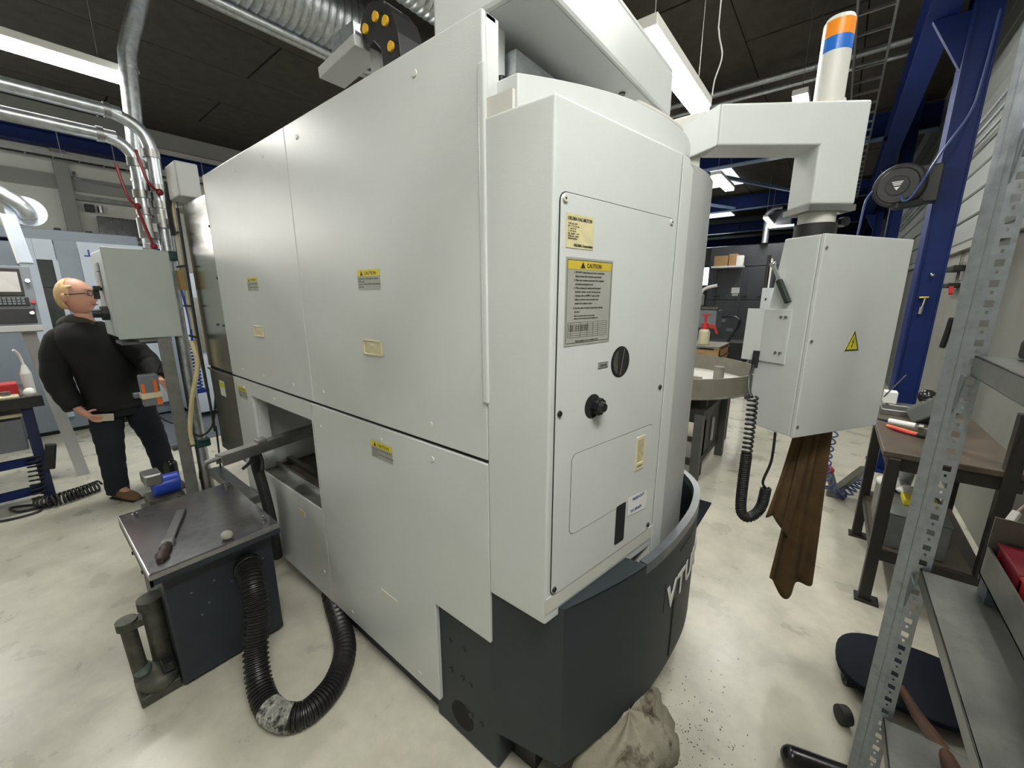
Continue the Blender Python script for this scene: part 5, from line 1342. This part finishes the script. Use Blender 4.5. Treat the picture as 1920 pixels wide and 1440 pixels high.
# ------------------------------------------------------------------ hose reel, column bits, wall tools
t = thing('hose_reel', 'black round hose reel mounted on the blue column', 'hose reel', (.27, 4.72, 2.5))
rc = Vector((.268, 4.70, 2.495)); rn = Vector((-.25, -1, -.10)).normalized()
obj('drum', MB().cyl(rc - rn * .09, rc + rn * .02, .165, n=40), RUBBER, t, smooth=True, bevel=.025, segs=3)
obj('face_ring', MB().cyl(rc + rn * .02, rc + rn * .032, .135, .125, n=36), BLACK, t, smooth=True)
obj('face_disc', MB().cyl(rc + rn * .032, rc + rn * .04, .075, .07, n=30), RUBBER, t, smooth=True)
lx = rn.cross(UZ).normalized() * -1; lu = lx.cross(rn).normalized() * -1
if lu.z < 0: lu = -lu
for k in range(3):
    obj('label_stripe', MB().obb(rc + rn * .041 + lu * (.028 - k * .012), lx, lu, rn, .034 - k * .006, .0035, .001), PAPER, t)
obj('label_mark', MB().ext([rc + rn * .041 + lx * -.018 + lu * -.01, rc + rn * .041 + lx * .018 + lu * -.01, rc + rn * .041 + lu * -.035], rn * .001), PAPER, t)
obj('bracket', MB().box(.34, .52, 4.76, 4.90, 2.36, 2.64), BLACK, t, bevel=.01)
obj('outlet', MB().bar((.26, 4.66, 2.33), (.42, 4.72, 2.35), .08, .05), BLACK, t, bevel=.01)
obj('air_hose', MB().tube(spline([(.29, 4.62, 2.40), (.31, 4.60, 2.36), (.36, 4.60, 2.40), (.47, 4.62, 2.68), (.58, 4.66, 2.93), (.61, 4.70, 3.15), (.63, 4.75, 3.6)], 8), .0085, 8), BLUEH, smooth=True, label='blue air hose rising from the hose reel along the column', cat='hose')
obj('air_hose', MB().tube(spline([(.115, 4.72, 2.48), (.08, 4.72, 2.40), (.07, 4.72, 2.2), (.06, 4.72, 1.9), (.06, 4.72, 1.2)], 8), .009, 8), BLUEH, smooth=True, label='blue air hose dropping from the hose reel behind the pendant', cat='hose')
t = thing('padlock', 'brass tap and chrome plug fixed on the big blue column', 'tap', (.57, 4.86, 1.55))
obj('brass_tap', MB().box(.545, .605, 4.84, 4.90, 1.60, 1.615), BRASS, t, bevel=.004)
obj('stem', MB().cyl((.575, 4.87, 1.50), (.585, 4.87, 1.605), .008, n=8).cyl((.572, 4.87, 1.47), (.574, 4.87, 1.53), .014, n=10), CHROME, t, smooth=True)
obj('hook', MB().sph((.60, 4.87, 1.79), .014).sph((.59, 4.87, 1.80), .01), CHROME, t, smooth='all')
t = thing('bar_clamp', 'black bar clamp with red lever hanging on the right wall', 'clamp', (.9, 6.1, 1.8))
obj('bar', MB().box(.925, .95, 6.10, 6.125, 1.66, 2.05).box(.925, .95, 5.98, 6.0, 1.78, 1.95), CHROME, t)
obj('jaw', MB().box(.86, .95, 5.95, 6.30, 1.86, 1.92), BLACK, t, bevel=.01)
obj('jaw', MB().box(.86, .95, 6.0, 6.28, 1.70, 1.75), BLACK, t, bevel=.01)
obj('lever', MB().bar((.89, 6.02, 1.72), (.89, 5.96, 1.64), .03, .03), REDP, t)
obj('brush', MB().tube(spline([(.93, 5.9, 1.40), (.93, 5.95, 1.28), (.93, 6.05, 1.10)], 4), .025, 8), BLACK, smooth=True, label='dark brush hanging on the grey wall below the clamp', cat='brush')
for k, (yy, z) in enumerate([(5.3, 2.85), (5.3, 2.75), (5.3, 2.65)]):
    obj('wall_pipe', MB().tube([(.86, 3.0, z + .4), (.86, 13, z + .4)], .014, 8), GALV, smooth=True,
        label=['top thin pipe of three along the planked right wall', 'middle thin pipe of three along the planked right wall', 'bottom thin pipe of three along the planked right wall'][k], cat='pipe')
obj('wall_panel', MB().box(.90, .95, 3.02, 3.12, 1.25, 1.70), CREAM, bevel=.01, label='cream panel on the right wall behind the perforated upright', cat='panel')

# ================================================================== BACKGROUND RIGHT
t = thing('round_pan', 'large round steel pan on legs behind the lathe', 'pan', (-1.38, 4.3, 0))
pc = Vector((-1.38, 4.3, 0)); R = .90
circ = [(pc.x + R * math.cos(2 * PI * i / 56), pc.y + R * math.sin(2 * PI * i / 56)) for i in range(57)]
obj('wall', MB().strip(circ, .74, .925, .012), PANM, t, smooth=True, ang=35)
obj('bottom', MB().prism(circ[:-1], .745, .76), PANW, t)
for (x, y) in ((-.82, 4.95), (-.80, 3.75), (-1.95, 3.8), (-1.95, 4.9)):
    obj('leg', MB().box(x - .03, x + .03, y - .03, y + .03, 0, .745), BENCHB, t)
obj('rim_bracket', MB().box(-.66, -.58, 4.92, 4.99, .66, .75), BENCHB, t)
obj('upright_bar', MB().box(-1.13, -1.07, 4.10, 4.13, .76, 1.16), PANM, t)
obj('stub', MB().cyl((-.86, 4.55, .76), (-.86, 4.55, .90), .05, n=20), PANM, t, smooth=True)
obj('hook', MB().box(-1.02, -.93, 4.15, 4.19, .80, .84).box(-.99, -.95, 4.15, 4.19, .76, .80), PANM, t, bevel=.006)
t = thing('tool_trolley', 'low dark steel trolley with open frame under the round pan', 'trolley', (-1.1, 4.0, 0))
for (x, y) in ((-.79, 3.60), (-.75, 4.40), (-1.45, 3.60), (-1.45, 4.40)):
    obj('leg', MB().box(x - .035, x + .035, y - .035, y + .035, 0, .62), mat('trolley grey', (.07, .075, .07), .5), t)
obj('side_panel', MB().box(-.78, -.765, 3.64, 4.37, .14, .20).box(-.78, -.765, 3.64, 4.37, .54, .62).box(-.785, -.77, 3.66, 4.36, .18, .56), BENCHB, t)
obj('end_rail', MB().box(-1.45, -.79, 3.58, 3.61, .54, .62).box(-1.45, -.79, 3.58, 3.61, .14, .20).box(-1.45, -.79, 3.58, 3.61, .36, .40), BENCHB, t)
obj('handle', MB().box(-.76, -.75, 3.98, 4.02, .28, .50), PGREY, t)
obj('top', MB().box(-1.48, -.75, 3.57, 4.43, .62, .65), BENCHB, t)
t = thing('pressure_sprayer', 'white pressure sprayer with red pump head on the wooden crate', 'sprayer', (-1.60, 7.0, .86))
obj('tank', MB().cyl((-1.60, 7.0, .86), (-1.60, 7.0, 1.06), .085, n=20).cyl((-1.60, 7.0, 1.06), (-1.60, 7.0, 1.11), .085, .05, n=20), IVORY, t, smooth=True)
obj('red_head', MB().cyl((-1.60, 7.0, 1.10), (-1.60, 7.0, 1.20), .06, .05, n=16).bar((-1.60, 7.0, 1.17), (-1.46, 7.03, 1.14), .05, .05).bar((-1.47, 7.03, 1.15), (-1.42, 7.04, 1.03), .035, .03), REDP, t, smooth=True)
obj('pump_handle', MB().cyl((-1.60, 7.0, 1.20), (-1.60, 7.0, 1.32), .018, n=10).box(-1.66, -1.54, 6.98, 7.02, 1.31, 1.34), REDP, t, smooth=True)
t = thing('wooden_crate', 'wooden pallet crate behind the round pan', 'crate', (-1.75, 7.0, 0))
for k in range(6):
    obj('slat', MB().box(-2.4, -1.30, 6.70, 6.73, .05 + k * .13, .15 + k * .13), WOOD, t)
    obj('slat', MB().box(-1.33, -1.30, 6.73, 7.5, .05 + k * .13, .15 + k * .13), WOOD, t)
for (x, y) in ((-1.34, 6.75), (-2.36, 6.75), (-1.34, 7.45)):
    obj('post', MB().box(x - .04, x + .04, y - .04, y + .04, 0, .84), WOOD, t)
obj('top_board', MB().box(-2.4, -1.30, 6.70, 7.5, .83, .858), PANM, t)
t = thing('grey_machine', 'tall dark grey machine enclosure at the far end of the hall', 'machine', (-1.6, 16, 0))
obj('body', MB().box(-3.5, .3, 15.02, 17.5, 0, 3.2), DGREY, t, bevel=.02)
dp = None
for (x0, x1, z0, z1) in ((-3.48, .28, 2.55, 3.18), (-3.48, -1.6, 1.50, 2.53), (-1.58, .28, 1.50, 2.53), (-3.48, -1.6, .1, 1.48), (-1.58, .28, .1, 1.48)):
    obj('door_panel', MB().box(x0, x1, 14.98, 15.02, z0, z1), DGREY, t, bevel=.012)
for (x, z) in ((-3.15, 1.60), (-2.35, 1.60), (-3.0, .95), (-1.9, 1.6)):
    obj('latch', MB().box(x - .09, x + .09, 14.96, 14.98, z - .025, z + .025), BLACK, t)
for (x, z, w, h, m) in ((-2.62, 1.80, .12, .09, PAPER), (-2.62, 1.66, .09, .04, CABG), (-2.9, .82, .09, .05, MGREY), (-2.66, .52, .10, .05, MGREY)):
    obj('label', MB().box(x - w, x + w, 14.968, 14.98, z - h, z + h), m, t)
t = thing('storage_rack', 'shelf rack with cardboard boxes in front of the far grey machine', 'rack', (-2.8, 14.6, 0))
obj('shelf_plate', MB().box(-3.3, -2.42, 14.4, 14.9, 2.50, 2.55), PAPER, t)
for x in (-3.28, -2.44):
    obj('post', MB().box(x - .02, x + .02, 14.7, 14.75, 0, 2.95), DGREY, t)
for k, (x, w, h, m) in enumerate([(-3.05, .2, .32, CARD), (-2.72, .11, .36, CARD), (-2.52, .09, .30, PAPER)]):
    obj('stored_box', MB().box(x - w, x + w, 14.5, 14.8, 2.55, 2.55 + h), m, bevel=.01, label=['wide brown cardboard box on the far storage rack', 'tall brown cardboard box in the middle of the far rack', 'pale cardboard box at the right of the far rack'][k], cat='box', group='boxes on the far rack')
t = thing('switch_cabinet', 'small pale switch cabinet on a pole left of the pendant box', 'cabinet', (-.77, 7.0, 0))
obj('box', MB().box(-.87, -.655, 6.95, 7.05, 1.44, 1.735), CABL, t, bevel=.006)
obj('pole', MB().cyl((-.85, 7.08, 0), (-.85, 7.08, 2.2), .025, n=10), BENCHB, t, smooth=True)
obj('white_post', MB().box(-.82, -.80, 7.06, 7.09, 1.0, 2.15), PAPER, t)
obj('red_switch', MB().box(-.74, -.70, 6.935, 6.95, 1.52, 1.57), REDV, t)
obj('white_lamp', MB().cyl((-.715, 6.95, 1.66), (-.715, 6.93, 1.66), .014, n=10), emit('pilot lamp', (.8, .9, 1), 3), t)
obj('black_switch', MB().box(-.82, -.80, 6.935, 6.95, 1.56, 1.59).box(-.72, -.70, 6.935, 6.95, 1.60, 1.62), BLACK, t)
t = thing('support_machine', 'dark grey small machine beneath the switch cabinet', 'machine', (-.75, 7.4, 0))
obj('column', MB().box(-.95, -.60, 7.15, 7.6, 0, 1.35), DGREY, t, bevel=.02)
obj('head', MB().box(-.98, -.58, 7.1, 7.6, 1.1, 1.4), BLACK, t, bevel=.03)
obj('lamp_strip', MB().box(-.83, -.72, 7.08, 7.1, 1.36, 1.38), BRASS, t)
t = thing('flue_pipe', 'white vertical flue pipe with dark hood in front of the blue beams', 'pipe', (-1.95, 15.0, 3.2))
obj('pipe', MB().tube(spline([(-1.95, 14.8, 3.2), (-1.95, 14.8, 3.9), (-1.93, 14.8, 4.05), (-1.80, 14.8, 4.14), (-1.6, 14.8, 4.15)], 6), .09, 14), GALV, t, smooth=True)
obj('hood', MB().box(-1.8, -1.3, 14.6, 15.0, 3.65, 4.1), DGREY, t, bevel=.05)
obj('hood_lip', MB().box(-1.86, -1.24, 14.55, 15.0, 3.58, 3.65), LBLUE, t)
t = thing('grey_lathe', 'grey bench machine with a lever left of the far grey machine', 'machine', (-2.6, 10, 0))
obj('headstock', MB().box(-2.9, -2.05, 9.9, 10.5, .9, 1.30), MGREY, t, bevel=.02)
obj('stand', MB().box(-2.85, -2.45, 9.95, 10.4, 0, .9), LBLUED, t, bevel=.02)
obj('cream_cover', MB().box(-2.85, -2.42, 9.9, 10.3, 1.36, 1.68), CREAM, t, bevel=.06)
obj('lever', MB().tube(spline([(-2.45, 9.9, 1.62), (-2.35, 9.9, 1.78), (-2.1, 9.9, 1.85)], 5), .035, 10), CREAM, t, smooth=True)
obj('spindle', MB().cyl((-2.7, 10.0, 1.33), (-2.05, 10.0, 1.33), .05, n=14), GRIME, t, smooth=True)
obj('paper_note', MB().box(-2.75, -2.55, 9.885, 9.9, 1.0, 1.22), PAPER, t)
t = thing('black_chair', 'dark wheeled machine frame with tubular handles before the far grey machine', 'cart', (-2.1, 11.5, 0))
obj('base', MB().box(-2.6, -1.6, 11.2, 11.9, .0, .5), BLACK, t, bevel=.03)
obj('handle', MB().tube(spline([(-2.5, 11.2, .5), (-2.45, 11.2, .95), (-2.2, 11.2, 1.1), (-1.85, 11.2, 1.1), (-1.8, 11.2, .9), (-2.0, 11.2, .5)], 6), .03, 8), BLACKG, t, smooth=True)
obj('side_box', MB().box(-3.4, -2.7, 11.3, 12.0, .0, 1.05), mat('dark green box', (.015, .03, .025), .6), t, bevel=.02)
obj('far_partition', MB().box(-8.5, -3.6, 24, 24.1, 0, 2.2), MGREY, label='grey partition below the far window', cat='partition')
